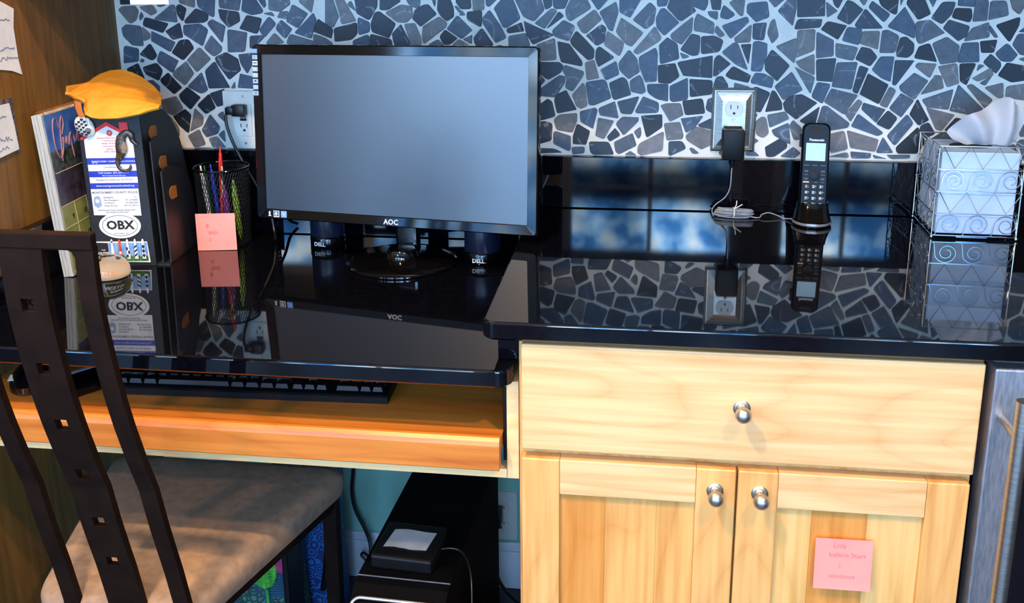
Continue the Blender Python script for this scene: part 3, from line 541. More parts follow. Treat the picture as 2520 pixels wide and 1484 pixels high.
# ================================================================== monitor
MX = T(-0.28533, -0.21453, 1.08588) @ Matrix(((cos(-.17208), -sin(-.17208), 0, 0), (sin(-.17208), cos(-.17208), 0, 0), (0, 0, 1, 0), (0, 0, 0, 1)))
TILT = Matrix.Rotation(-0.08503, 4, 'X') @ Matrix.Rotation(-0.011, 4, 'Y')
mon = thing('monitor', 'wide glossy black computer monitor standing on the desk, dark screen', 'monitor', MX @ T(0, 0.03, ZD - 1.08588))
D = T(0, -0.03, 1.08588 - ZD) @ TILT       # panel plane: screen centre at origin, facing -y
def inplane(bm, M=D):
    bmesh.ops.transform(bm, matrix=M, verts=bm.verts[:]); return bm
bm = B()   # rear shell
rings(bm, [[Vector((x, .004, z)) for x, z in rrect(.545, .320, .010)], [Vector((x, .022, z)) for x, z in rrect(.535, .310, .012)], [Vector((x, .045, z)) for x, z in rrect(.30, .19, .03)]])
put('rear_shell', inplane(bm), M_blackmt, mon)
bm = B()   # bezel: ring round the screen, rounded section
ow, oh, iw, ih = .5480, .3230, .5098, .2867
def br(w_, h_, r_, y_): return [Vector((x, y_, z)) for x, z in rrect(w_, h_, r_, 5)]
rings(bm, [br(iw, ih, .0008, .003), br(iw, ih, .0008, -.0025), br(iw + .0012, ih + .0012, .001, -.0040), br(ow - .005, oh - .005, .006, -.0046), br(ow - .0015, oh - .0015, .008, -.0030), br(ow, oh, .009, .002), br(ow, oh, .009, .009), br(ow - .004, oh - .004, .007, .0095)], False, False)
bmesh.ops.transform(bm, matrix=T(0, 0, -.0005), verts=bm.verts[:])
put('bezel', inplane(bm), M_blackgl, mon)
M_screen = material('matt_dark_screen', (8, 20, 36), (10, 24, 42), rough=0.31, scale=200, spec=0.8, ior=1.85)
put('screen', inplane(box(B(), -iw / 2, iw / 2, 0, .004, -ih / 2, ih / 2)), M_screen, mon)
M_logo = material('silver_lettering', (196, 198, 200), (208, 210, 212), rough=0.35, metal=.3, scale=30)
text_mesh('logo', 'AOC', .013, M_logo, mon, D @ T(.001, -.0050, -.1530) @ TXT, bold=.0004)
text_mesh('model_number', 'e2343Fk', .0062, M_greyink, mon, D @ T(.243, -.0048, .1530) @ TXT)
# stickers down the left bezel and along the bottom
M_lab = material('pale_blue_sticker', (150, 176, 204), (172, 196, 220), rough=.5, scale=60)
M_labw = material('white_sticker', (215, 222, 230), (225, 232, 238), rough=.5, scale=60)
M_labd = material('dark_blue_sticker_band', (28, 48, 86), (38, 60, 100), rough=.5, scale=60)
icons = ['', 'i', 'OCR', 'o', '', 'M', '', 'O']
for k in range(8):
    z = .1480 - k * .01095; x = -.2665
    s = put('feature_sticker', inplane(box(box(B(), x - .0051, x + .0051, -.0058, -.0040, z - .0030, z + .0048, mi=0), x - .0051, x + .0051, -.0058, -.0040, z - .0048, z - .0032, mi=1)), [M_labw if k == 2 else M_lab, M_labd], mon)
    if icons[k]:
        text_mesh('icon', icons[k], .0048 if len(icons[k]) < 2 else .0036, M_labw if k == 3 else M_labd, mon, D @ T(x, -.0060, z + .001) @ TXT, bold=.0002)
for k, x in enumerate((-.2465, -.2320, -.2165)):
    z = -.1515
    if k == 0:
        put('certification_sticker', inplane(prism(B(), [(x - .0028, z - .0045), (x + .0034, z - .0045), (x + .001, z - .002), (x + .0018, z + .002), (x, z + .005), (x - .0018, z + .002), (x - .001, z - .002)], .003, .0056)), M_labw, mon)
    elif k == 1:
        put('certification_sticker', inplane(box(B(), x - .0058, x + .0058, -.0056, -.003, z - .0060, z + .0060)), M_labw, mon)
        put('sticker_print', inplane(box(B(), x - .0046, x + .0046, -.0060, -.0052, z - .0040, z + .0052)), M_labd, mon)
        put('sticker_print', inplane(prism(B(), [(x + .0032 * cos(a * pi / 6), z + .0006 + .0038 * sin(a * pi / 6)) for a in range(12)], .0055, .0064)), M_lab, mon)
    else:
        put('certification_sticker', inplane(box(B(), x - .0058, x + .0058, -.0056, -.003, z - .0060, z + .0060)), material('sky_blue_sticker', (110, 150, 230), (124, 164, 240), rough=.5, scale=60), mon)
        bm = B(); scribble(bm, x - .004, x + .004, z, .002, -.0058, 5, .0003, .0015); put('sticker_print', inplane(bm), M_labw, mon)
# stand: neck, hinge and a wide glossy disc
put('stand_neck', loc(box(B(), -.022, .022, .0, .024, .012, .15, .006), T(0, .02, 0)), M_blackgl, mon)
put('hinge', lathe(B(), [(.012, -.03), (.014, -.026), (.014, .026), (.012, .03)], 20, T(0, .030, .10) @ Matrix.Rotation(pi / 2, 4, 'Y')), M_blackmt, mon, smooth=True)
bs = lathe(B(), [(.100, 0), (.103, .0018), (.1030, .0045), (.099, .0075), (.085, .0095), (.050, .0108), (.030, .0125), (.027, .024), (.024, .028), (.001, .0285)], 56, T(0, .0, 0))
put('stand_base', bs, M_blackgl, mon, smooth=True)

# ------------------------------------------------------------------ two small speakers behind it
def speaker(x, y, rz, label):
    s = thing('speaker', label, 'speaker', T(x, y, ZD, rz), 'pair of small computer speakers behind the monitor')
    put('body', lathe(B(), [(.0325, .022), (.0335, .024), (.0332, .06), (.031, .12), (.027, .160), (.022, .168), (.001, .170)], 36), M_spk, s, smooth=True)
    put('base_ring', lathe(B(), [(.033, 0), (.0345, .002), (.0345, .018), (.0325, .0215), (.001, .0218)], 36), M_blackgl, s, smooth=True)
    text_mesh('logo', 'DELL', .0105, M_labw, s, T(0, -.0354, .0095) @ TXT, bold=.0003)
    return s
speaker(-.4555, -.0855, -.16, 'small blue-black cylindrical speaker peeking out left of the monitor stand')
speaker(-.1330, -.1570, -.05, 'small blue-black cylindrical speaker peeking out right of the monitor stand')

# ================================================================== wall outlets
# steel-coloured decorative plate, duplex receptacle
pl = thing('wall_outlet', 'silvery metal outlet plate with two white sockets, on the mosaic over the right countertop', 'outlet', T(.3285, -.0085, 1.0920))
hw, hh = .0410, .0605
def pr(w_, h_, y_): return [Vector((sx * w_, y_, sz * h_)) for sx, sz in ((-1, -1), (1, -1), (1, 1), (-1, 1))]
bm = B(); rings(bm, [pr(hw, hh, .0085), pr(hw, hh, -.001), pr(hw - .003, hh - .003, -.0028), pr(hw - .0045, hh - .0045, -.0010), pr(hw - .007, hh - .007, -.0018), pr(hw - .0085, hh - .0085, .0004), pr(.0215, .036, -.0045)])
put('cover_plate', bm, M_steelnk, pl)
def receptacle(parent, cx, cz, y):
    pts = []
    for k in range(40):
        a = 2 * pi * k / 40; x, z = .0172 * cos(a), .0172 * sin(a); pts.append((cx + x, cz + max(-.0142, min(.0142, z))))
    put('socket', prism(B(), pts, -y - .002, -y + .0016, bev=.0005), M_white, parent)
    bm = B(); box(bm, cx - .0072, cx - .0056, y - .0019, y, cz + .0005, cz + .0085); box(bm, cx + .0054, cx + .0070, y - .0019, y, cz + .001, cz + .0075)
    prism(bm, [(cx + .0023 * cos(a), cz - .0078 + max(-.0018, .0026 * sin(a))) for a in [2 * pi * k / 16 for k in range(16)]], -y, -y + .0019)
    put('slot', bm, M_slot, parent)
receptacle(pl, 0, .0205, -.0045); receptacle(pl, 0, -.0205, -.0045)
put('screw', lathe(B(), [(.0028, 0), (.0028, .0008), (.002, .0014)], 16, T(0, -.0046, 0) @ Matrix.Rotation(pi / 2, 4, 'X')), M_chrome, pl)
# phone adapter plugged into the lower socket
ad = thing('power_adapter', 'black plug-in power adapter in the lower socket of the nickel outlet plate', 'adapter', T(.3275, -.0152, 1.0520))
put('case', loc(box(box(B(), -.0205, .0205, -.036, -.0005, -.031, .026, .004), -.017, .017, -.004, .0, -.02, .029, .002), T(0, 0, 0)), M_blackmt, ad, smooth=True)
put('strain_relief', lathe(B(), [(.0045, 0), (.0040, -.010), (.003, -.016)][::-1], 14, T(0, -.02, -.031)), M_blackmt, ad, smooth=True)
# adapter lead: down, coiled with a twist tie, on to the cradle
CB = ZC + .0022
lead = [(.3275, -.0352, 1.012), (.327, -.034, .995), (.3262, -.030, .965), (.318, -.028, .945), (.300, -.030, .930), (.2935, -.038, .920), (.298, -.050, CB)]
coil = []
rg2 = random.Random(3)
for k in range(7):
    a = .033 + rg2.uniform(-.005, .004); b = .0125 + rg2.uniform(-.004, .003); oz = .0022 * k; b *= 1 - .06 * k
    ox, oy = rg2.uniform(-.004, .004), rg2.uniform(-.002, .002)
    for j in range(16):
        t = 2 * pi * j / 16 + pi
        coil.append((.332 + ox + a * cos(t), -.058 + oy + b * sin(t) - .004 * (cos(t)), CB + oz))
tail = [(.372, -.066, CB), (.385, -.056, CB + .004), (.398, -.050, CB + .006), (.412, -.055, CB + .003), (.425, -.066, CB), (.440, -.078, CB + .003)]
cd = put('adapter_cord', tube(B(), smooth_path(lead + coil + tail, 4), .00125, 8), M_grey, smooth=True)
tag(cd, 'thin grey phone cord hanging from the adapter, coiled on the right countertop', 'cord')
tt = thing('twist_tie', 'white twist tie cinching the coiled grey cord', 'twist tie', T(.332, -.058, ZC))
bm = B(); tube(bm, [Vector((0 + .0005 * sin(t), .0165 * cos(t), .0090 + .0088 * sin(t))) for t in [2 * pi * k / 20 for k in range(21)]], .0014, 6)
put('loop', bm, M_white, tt, smooth=True)
bm = B(); tube(bm, smooth_path([(0, -.004, .016), (.004, -.004, .024), (.005, -.003, .033)]), .0011, 6); tube(bm, smooth_path([(0, -.004, .016), (.008, -.006, .022), (.015, -.008, .027)]), .0011, 6)
put('twisted_end', bm, M_white, tt, smooth=True)

# white GFI outlet left of the monitor
gf = thing('wall_outlet', 'white safety outlet with test buttons left of the monitor, partly hidden', 'outlet', T(-.6440, -.0085, 1.0785))
put('cover_plate', prism(B(), rrect(.0860, .1190, .004), -.0085, .0030, bev=.0022), M_white, gf, smooth=True)
put('device', prism(B(), rrect(.0335, .0665, .0015), .002, .0052, bev=.0008), M_white, gf)
bm = B(); box(bm, -.0072, .0062, -.0062, -.005, -.0012, .0040, .0003); put('reset_button', bm, M_slot, gf)
bm = B(); box(bm, -.0072, .0062, -.0062, -.005, .0050, .0085, .0003); put('test_button', bm, material('maroon_button', (120, 30, 34), (130, 36, 40), rough=.5), gf)
bm = B(); box(bm, -.0072, -.0056, -.0056, -.004, -.0150, -.0070); box(bm, .0054, .0070, -.0056, -.004, -.0145, -.0075)
prism(bm, [(.0026 * cos(a), -.0210 + max(-.0018, .0028 * sin(a))) for a in [2 * pi * k / 16 for k in range(16)]], .004, .0056)
put('slot', bm, M_slot, gf)
for z in (.048, -.048):
    put('screw', lathe(B(), [(.0026, 0), (.0026, .0005), (.002, .001)], 16, T(0, -.003, z) @ Matrix.Rotation(pi / 2, 4, 'X')), M_steelnk, gf)
pc_ = thing('power_plug', 'black right-angled plug and cord in the white outlet beside the monitor', 'plug', T(-.650, -.0140, 1.098))
bm = B(); box(bm, -.012, .016, -.020, 0, -.010, .014, .004); box(bm, -.024, -.006, -.022, -.006, -.006, .010, .004)
put('plug_body', bm, M_rubber, pc_, smooth=True)
bm = B(); tube(bm, smooth_path([(-.020, -.014, .002), (-.024, -.016, -.010), (-.022, -.018, -.03), (-.012, -.020, -.06), (.006, -.025, -.095), (.024, -.028, -.125), (.045, -.035, -.160), (.065, -.04, -.20), (.075, -.05, -.235), (.085, -.07, -.2495)]), .0032, 8)
put('cord', bm, M_rubber, pc_, smooth=True)

# ================================================================== cordless phone
ph = thing('cordless_phone', 'black cordless phone handset standing in its charging cradle', 'phone', T(.470, -.088, ZC, -.10))
bm = B()   # cradle
def er(a, b, y, z, n=28): return [Vector((a * cos(2 * pi * k / n), y + b * sin(2 * pi * k / n), z)) for k in range(n)]
rings(bm, [er(.0330, .040, .0, 0), er(.0345, .0415, 0, .003), er(.0345, .0410, 0, .010)])
put('cradle', rings(bm, [er(.0335, .0395, .0, .0105), er(.0315, .036, .002, .017), er(.0285, .026, .006, .030), er(.0275, .022, .008, .040)]), M_blackgl, ph, smooth=True)
bm = B(); rings(bm, [er(.0352, .0420, 0, .0040), er(.0356, .0425, 0, .0060), er(.0352, .0420, 0, .0090)], False, False); put('silver_band', bm, M_silver, ph, smooth=True)
H = T(0, .000, .022) @ Matrix.Rotation(radians(-11), 4, 'X')
bm = B()
def hr(w_, h_, y_, c): return [H @ Vector((x, y_, z + c)) for x, z in rrect(w_, h_, .012, 5)]
rings(bm, [hr(.040, .150, .014, .077), hr(.0475, .160, .010, .080), hr(.0500, .163, .000, .0815), hr(.0485, .162, -.007, .0815), hr(.043, .158, -.0105, .081)])
hs = put('handset', bm, M_phone, ph)
YP = -.0107
def hp(bm): bmesh.ops.transform(bm, matrix=H, verts=bm.verts[:]); return bm
put('display', hp(box(B(), -.0172, .0172, YP - .0008, YP + .002, .0935, .1260, .0005)), M_lcd, hs)
put('earpiece', hp(prism(B(), rrect(.0230, .0080, .0039, 5, 0, .1510), .009, .0112)), M_slot, hs)
text_mesh('brand_lettering', 'Panasonic', .0066, M_labw, hs, H @ T(.001, YP - .0004, .1315) @ TXT, bold=.0002)
put('speaker_grille', hp(box(B(), -.0285, -.0240, -.004, .004, .118, .142, .0015)), M_blackmt, hs)
put('navigation_key', hp(lathe(B(), [(.0090, 0), (.0090, .0012), (.0075, .0018), (.001, .0019)], 28, T(.0, YP, .0665) @ Matrix.Rotation(pi / 2, 4, 'X'))), M_blackmt, hs, smooth=True)
for x in (-.0145, .0145):
    for z in (.0745, .0605):
        put('key', hp(box(B(), x - .0042, x + .0042, YP - .0010, YP + .001, z - .0026, z + .0026, .0006)), M_keys, hs)
    put('soft_key', hp(box(B(), x - .0055, x + .0055, YP - .0010, YP + .001, .0835, .0870, .0006)), M_keys, hs)
put('soft_key', hp(box(B(), -.0055, .0055, YP - .0010, YP + .001, .0835, .0870, .0006)), M_keys, hs)
put('key_label', hp(box(B(), -.0195, -.0090, YP - .0008, YP + .001, .0535, .0560)), material('orange_key_label', (232, 176, 128), (240, 186, 138), rough=.5), hs)
for x in (.003, .0145): put('key_label', hp(box(B(), x - .003, x + .003, YP - .0008, YP + .001, .0540, .0553)), M_greyink, hs)
for x in (-.0145, .0145): put('key_label', hp(box(B(), x - .0035, x + .0035, YP - .0008, YP + .001, .0675, .0688)), M_greyink, hs)
for k, ch in enumerate(['1', '2', '3', '4', '5', '6', '7', '8', '9', '*', '0', '#']):
    x = (k % 3 - 1) * .0125; z = .0465 - (k // 3) * .0107
    kk = put('key', hp(box(B(), x - .0046, x + .0046, YP - .0012, YP + .001, z - .0037, z + .0037, .0007)), M_keys, hs)
    text_mesh('digit', ch, .0072, M_labw, hs, H @ T(x - .001, YP - .0014, z) @ TXT, bold=.00015)
    if ch not in '1*#':
        text_mesh('digit', {'2': 'ABC', '3': 'DEF', '4': 'GHI', '5': 'JKL', '6': 'MNO', '7': 'PQRS', '8': 'TUV', '9': 'WXYZ', '0': 'OPER'}[ch], .0020, M_labw, hs, H @ T(x + .0027, YP - .0014, z + .001) @ TXT)

# ================================================================== tissue box in a wire cage
WCG = .137; DCG = .137; HCG = .163
tg = thing('tissue_cage', 'square chrome wire tissue box holder with zigzag and spiral scrollwork', 'holder', T(.659, -.1655, ZC, -.035))
zt = [.006, .045, .084, .123, HCG]
wr = .0011
def panel(side, M):
    bm = B()
    for z in zt: tube(bm, [(0, 0, z), (WCG, 0, z)], wr if z in (zt[0], zt[-1]) else wr * .85, 6)
    n = 3; s = WCG / n
    for r in range(4):
        z0_, z1_ = zt[r], zt[r + 1]
        if r in (1, 3):     # zigzag
            pts = [(.006, 0, z1_)]
            for k in range(n): pts += [(.006 + (k + .5) * s * .98 - .002, -.0006, z0_ + .0015), (.006 + (k + 1) * s * .97, -.0006, z1_ - .0005)]
            tube(bm, pts, wr * .7, 6)
        else:
            for k in range(n):
                cx = k * s + s * .60; cz = (z0_ + z1_) / 2; R0 = (z1_ - z0_) * .49
                path = [(k * s + .001, -.0006, z0_ + .001), (k * s + s * .12, -.0006, z0_ + .0025)]
                for j in range(34):
                    t = j / 33; a = pi * .92 - t * 2 * pi * 1.72; rr = R0 * (1 - .72 * t ** .9)
                    path.append((cx + rr * cos(a) * 1.0, -.0006, cz + rr * sin(a)))
                tube(bm, smooth_path(path, 2), wr * .7, 6)
    bmesh.ops.transform(bm, matrix=M, verts=bm.verts[:])
    put('wire_panel', bm, M_chrome, tg, smooth=True)
panel(0, T(0, 0, 0)); panel(1, T(0, DCG, 0, -pi / 2)); panel(2, T(WCG, DCG, 0, pi)); panel(3, T(WCG, 0, 0, pi / 2))
for x, y in ((0, 0), (WCG, 0), (0, DCG), (WCG, DCG)):
    put('corner_post', tube(B(), [(x, y, .004), (x, y, HCG + .001)], .0013, 8), M_chrome, tg, smooth=True)
    put('ball_foot', lathe(B(), [(.0003, 0), (.0028, .0012), (.0036, .0036), (.0028, .006), (.0003, .0072)], 14, T(x, y, 0)), M_chrome, tg, smooth=True)
put('base_wire', tube(tube(B(), [(.04, -.001, .004), (.09, -.001, .004)], .001, 6), [(0, .07, .006), (WCG, .07, .006)], .001, 6), M_chrome, tg)
tb = thing('tissue_box', 'pale blue carton of tissues inside the wire cage', 'tissue box', T(.659, -.1655, ZC + .008, -.035))
bm = B(); box(bm, .006, WCG - .006, .006, DCG - .006, 0, .144, .002); put('carton', bm, M_tbox, tb)
put('opening', prism(B(), [(.068 + .035 * cos(2 * pi * k / 24), .068 + .024 * sin(2 * pi * k / 24)) for k in range(24)], .1440, .1452, M=Matrix(((1, 0, 0, 0), (0, 0, 1, 0), (0, -1, 0, 0), (0, 0, 0, 1)))), M_slot, tb)
ti = B(); nu, nv = 40, 16
gr = []
for j in range(nv + 1):
    v_ = j / nv; row = []
    for i in range(nu + 1):
        u = i / nu * 2 - 1
        spread = .030 + .026 * v_ ** .7
        x = .098 + u * spread * 1.25 + .006 * v_ * sin(4 * u + 1)
        y = .070 + .012 * sin(7.5 * u + 2.2 * v_) * (.35 + v_) + .010 * v_ * u - .03 * (1 - v_) * 0
        top = .088 * (1 - .75 * (abs(u - .25) / 1.25) ** 1.7) + .005 * sin(9 * u)
        z = .146 + v_ * top * .9 + .003 * sin(6 * v_ + 5 * u) * v_
        row.append(ti.verts.new((x, y - .012 * sin(pi * v_) * (1 - u * u), z)))
    gr.append(row)
for j in range(nv):
    for i in range(nu): ti.faces.new((gr[j][i], gr[j][i + 1], gr[j + 1][i + 1], gr[j + 1][i]))
bmesh.ops.solidify(ti, geom=ti.faces[:], thickness=.0008)
ts = thing('tissue', 'crumpled white tissue pulled up out of the pale blue carton', 'tissue', T(.659, -.1655, ZC + .008, -.035) @ T(.098, .07, .136))
bmesh.ops.transform(ti, matrix=T(-.098, -.07, -.136), verts=ti.verts[:])
put('sheet', ti, M_tissue, ts, smooth=True)

# ================================================================== file sorter with magnets
RY = lambda a: Matrix.Rotation(a, 4, 'Y')
FM = T(-.7301, -.255, ZD, .104) @ RY(-.0131)
fh = thing('magazine_file', 'tall charcoal desktop file sorter covered with magnets, curved stepped sides', 'file holder', FM)
FW_, FH_ = .1142, .286
put('front_panel', box(B(), -FW_, 0, 0, .003, 0, FH_, .001), M_file, fh)
put('base', box(B(), -FW_, 0, .003, .20, 0, .003), M_file, fh)
put('back_panel', box(B(), -FW_, 0, .197, .20, .003, .13), M_file, fh)
def side(x, y0, top, ln, name='side_panel'):
    pts = [(y0, 0), (y0, top)]
    for k in range(1, 17):
        a = k / 16 * pi / 2
        pts.append((y0 + ln * sin(a) ** .85, top * (.10 + .93 * cos(a) ** .55 if k < 16 else .10)))
    pts.append((y0 + ln, 0))
    bm = B(); rings(bm, [[Vector((xx, y, z)) for y, z in pts] for xx in (x, x + .0025)])
    return put(name, bm, M_file, fh)
side(-FW_, .003, .27, .19); side(-.0025, .003, .286, .195)
side(.010, .006, .232, .17, 'divider'); side(.023, .009, .176, .150, 'divider')
put('divider_floor', box(B(), 0, .0255, .003, .16, 0, .003), M_file, fh)
for x, y, z in ((.0001, .052, .243), (.0126, .052, .186), (.0256, .052, .128)):
    pts = []
    for k in range(13):
        a = pi / 2 + pi * k / 12; pts.append((.0135 * cos(a) * 1.1 - .004, .0125 * sin(a)))
    pts += [(.016, -.0125), (.016, .0095)]
    bm = B(); rings(bm, [[Vector((xx, y + p[0], z + p[1])) for p in pts] for xx in (x, x + .0006)])
    put('finger_hole', bm, M_manila, fh, label='orange folder showing in the oval finger hole')
fo = thing('folder', 'dark-edged folder sticking up behind the yellow envelope', 'folder', FM @ T(-.04, .10, 0))
put('cover', box(B(), -.03, .035, .0, .0015, .004, .315, .0006), M_file, fo)
put('sheets', box(B(), -.028, .030, .002, .004, .004, .306, .0004), M_paper, fo)

def onfile(name, label, cat, x, z): return thing(name, label, cat, FM @ T(x, -.0004, z), None)
# house-shaped magnet
hm = onfile('house_magnet', 'white house-shaped magnet with a red roof and brick chimney', 'magnet', -.0605, .2055)
put('card', prism(B(), [(-.0445, 0), (.0445, 0), (.0445, .034), (0, .0590), (-.0445, .034)], 0, .0009), M_paper, hm)
put('roof', prism(B(), [(-.0512, .0365), (-.0485, .0330), (0, .0585), (.0295, .0425), (.0300, .0480), (0, .0660)], .0009, .0016), M_red, hm)
put('chimney', prism(B(), [(.0235, .0500), (.0385, .0490), (.0385, .0640), (.0225, .0650)], .0, .0018), M_red, hm)
bm = B()
for k in range(5):
    box(bm, .0228, .0385, -.0022, -.0017, .0512 + k * .0028, .0516 + k * .0028)
    for j in range(3): box(bm, .0252 + j * .0045 + (k % 2) * .002, .0256 + j * .0045 + (k % 2) * .002, -.0022, -.0017, .0512 + k * .0028, .0540 + k * .0028)
put('brick_joints', bm, M_redpale, hm)
bm = B()
for a in range(7):
    t = a * 2 * pi / 7; cx, cz = .0035 + .0035 * cos(t), .0455 + .0035 * sin(t)
    prism(bm, [(cx + .0022 * cos(q), cz + .0026 * sin(q)) for q in [2 * pi * k / 7 for k in range(7)]], .0009, .0012)
put('rose_emblem', bm, M_redpale, hm)
for k, (t_, s_) in enumerate((('Home Maid Services', .0052), ('Owned & Insured', .0032), ('Weekly - Bi-Weekly', .0034), ('Gaithersburg, MD', .0034), ('Satisfaction', .0030), ('(301) 963-', .0050))):
    text_mesh('lettering', t_, s_, M_redpale, hm, T(.001, -.0011, .0365 - k * .0050) @ TXT)
# striped schools magnets
bands = [(.1937, .2050, True), (.1814, .1937, False), (.1704, .1814, True), (.1590, .1704, False), (.1485, .1590, True)]
sm = onfile('phone_list_magnet', 'blue and white striped phone list magnet under the house magnet', 'magnet', -.0600, .1485)
put('card', prism(B(), [(-.0440, 0), (.0445, 0), (.0440, .0565), (-.0440, .0565)], 0, .0009), M_paper, sm)
for a, b, isb in bands:
    if isb: put('blue_band', box(B(), -.0440, .0445, -.0013, -.0008, a - .1485, b - .1485), M_blue, sm)
text_mesh('lettering', 'MONTGOMERY COUNTY PUBLIC SCHOOLS', .0040, M_labw, sm, T(.004, -.0015, .0505) @ TXT)
text_mesh('lettering', 'Call Center: 301-309-6277', .0052, M_labw, sm, T(.002, -.0015, .0295) @ TXT)
text_mesh('lettering', 'Non-emergency School Police Line', .0030, M_labw, sm, T(.002, -.0015, .0245) @ TXT)
text_mesh('lettering', 'www.montgomeryschoolsmd.org', .0052, M_labw, sm, T(.002, -.0015, .0055) @ TXT)
text_mesh('lettering', 'QuickNotes E-mail', .0045, M_greyink, sm, T(.002, -.0011, .0400) @ TXT)
text_mesh('lettering', 'Emergency & Weather Info: 301-279-3673', .0039, M_greyink, sm, T(.002, -.0011, .0165) @ TXT)
bm = B(); tube(bm, smooth_path([(-.036, -.0015, .052), (-.033, -.0015, .047), (-.030, -.0015, .051), (-.027, -.0015, .047), (-.024, -.0015, .051)]), .0004, 4); put('swoosh', bm, M_labw, sm)
# police card
po = onfile('police_magnet', 'white county police phone card magnet with a pale blue badge', 'magnet', -.0605, .0980)
put('card', prism(B(), [(-.0440, .0010), (.0440, -.0010), (.0440, .0500), (-.0440, .0500)], 0, .0010), M_paper, po)
text_mesh('lettering', 'MONTGOMERY COUNTY POLICE', .0056, M_greyink, po, T(0, -.0012, .0432) @ TXT, bold=.0001)
for k, (a_, b_) in enumerate((('Emergency', '911'), ('Non-Emergency', '301-279-8000'), ('1st District', '301-840-2000'), ('Drug Tip Line', '240-773-DRUG'))):
    text_mesh('lettering', a_, .0042, M_greyink, po, T(-.022, -.0012, .0342 - k * .0052) @ TXT, align='LEFT')
    text_mesh('lettering', b_, .0042, M_greyink, po, T(.0410, -.0012, .0342 - k * .0052) @ TXT, align='RIGHT')
text_mesh('lettering', '7300 Wisconsin Avenue, Bethesda, Maryland 20814', .0034, M_greyink, po, T(0, -.0012, .0100) @ TXT)
text_mesh('lettering', 'www.montgomerycountymd.gov', .0032, M_greyink, po, T(0, -.0012, .0062) @ TXT)
M_badge = material('pale_blue_badge_print', (128, 150, 190), (150, 170, 206), rough=.6, scale=300)
bm = B(); prism(bm, [(-.0340, .0140), (-.0270, .0190), (-.0275, .0290), (-.0285, .0350), (-.0340, .0375), (-.0395, .0350), (-.0405, .0290), (-.0410, .0190)], .0010, .0013)
put('badge_emblem', bm, M_badge, po)
put('badge_emblem', prism(B(), [(-.0340 + .0038 * cos(k * pi / 8), .0275 + .0038 * sin(k * pi / 8)) for k in range(16)], .0013, .0016), M_paper, po)
# oval sticker
ob = onfile('oval_sticker', 'white oval sticker with black letters and a thin black ring', 'sticker', -.0585, .0786)
def ell(a, b, n=44): return [(a * cos(2 * pi * k / n), b * sin(2 * pi * k / n)) for k in range(n)]
put('oval', prism(B(), ell(.0388, .0242), 0, .0016), M_paper, ob)
bm = B(); n = 44
for (a, b) in ((ell(.0330, .0198), ell(.0322, .0190)),):
    vs = [[bm.verts.new((p[0], -.0018, p[1])) for p in q] for q in (a, b)]
    for k in range(n): bm.faces.new((vs[0][k], vs[0][(k + 1) % n], vs[1][(k + 1) % n], vs[1][k]))
put('ring', bm, M_ink, ob)
text_mesh('letters', 'OBX', .0225, M_ink, ob, T(.0005, -.0018, .0005) @ TXT, squash=1.08, bold=.0007)
text_mesh('letters', 'OUTER BANKS - NC', .0030, M_greyink, ob, T(.0005, -.0018, -.0150) @ TXT)
# lighthouse magnet
lh = onfile('lighthouse_magnet', 'souvenir magnet of a row of five striped lighthouses', 'magnet', -.0590, .0090)
M_sky = material('printed_sky', (84, 140, 210), (130, 176, 226), rough=.3, scale=60)
M_grs = material('printed_grass', (30, 92, 48), (52, 122, 62), rough=.4, scale=120)
M_org = material('red_orange_print', (190, 62, 24), (214, 84, 34), rough=.3, scale=60)
put('backing', prism(B(), [(-.0500, .0010), (.0495, -.0015), (.0470, .0385), (-.0480, .0395)], 0, .0012), M_white, lh)
put('name_block', prism(B(), [(-.0490, .003), (-.0265, .003), (-.0265, .0365), (-.0475, .0375)], .0012, .0016), M_ink, lh)
text_mesh('letters', 'THE', .0040, M_labw, lh, T(-.036, -.0018, .0230) @ TXT)
text_mesh('letters', 'OUTER', .0066, M_labw, lh, T(-.036, -.0018, .0165) @ TXT, bold=.0002)
text_mesh('letters', 'BANKS', .0048, M_labw, lh, T(-.036, -.0018, .0105) @ TXT, bold=.0002)
for k in range(5):
    x0 = -.0255 + k * .0145; x1 = x0 + .0138; xc = (x0 + x1) / 2
    put('scene_tile', box(B(), x0, x1, -.0018, -.0012, .0085, .0368), M_sky, lh)
    put('scene_grass', prism(B(), [(x0, .002), (x1, .002), (x1, .011), (xc, .013 + (k % 2) * .002), (x0, .010)], .0012, .0020), M_grs, lh)
    mt = M_org if k == 1 else M_labw
    put('lighthouse', prism(B(), [(xc - .0034, .006), (xc + .0034, .006), (xc + .0016, .036), (xc + .0024, .037), (xc + .0016, .0425), (xc, .0445), (xc - .0016, .0425), (xc - .0024, .037), (xc - .0016, .036)], .0018, .0028), mt, lh)
    bm = B()
    if k == 2:
        for j in range(3): box(bm, xc - .003 + .003 * (j % 2), xc + .003 * (j % 2), -.0031, -.0027, .009 + j * .007, .0145 + j * .007)
    elif k == 3:
        for j in range(3): prism(bm, [(xc - .0030, .010 + j * .008), (xc - .0026, .0135 + j * .008), (xc + .0024, .0175 + j * .008), (xc + .0027, .014 + j * .008)], .0027, .0031)
    elif k == 4:
        for j in range(3): prism(bm, [(xc - .0030, .0125 + j * .0085), (xc, .0085 + j * .0085), (xc + .0030, .0125 + j * .0085), (xc, .0165 + j * .0085)], .0027, .0031)
    elif k == 1: box(bm, xc - .0022, xc + .0022, -.0031, -.0027, .0155, .0205)
    else: box(bm, xc - .0014, xc + .0014, -.0031, -.0027, .0375, .0405)
    put('stripes', bm, M_labw if k == 1 else M_ink, lh)
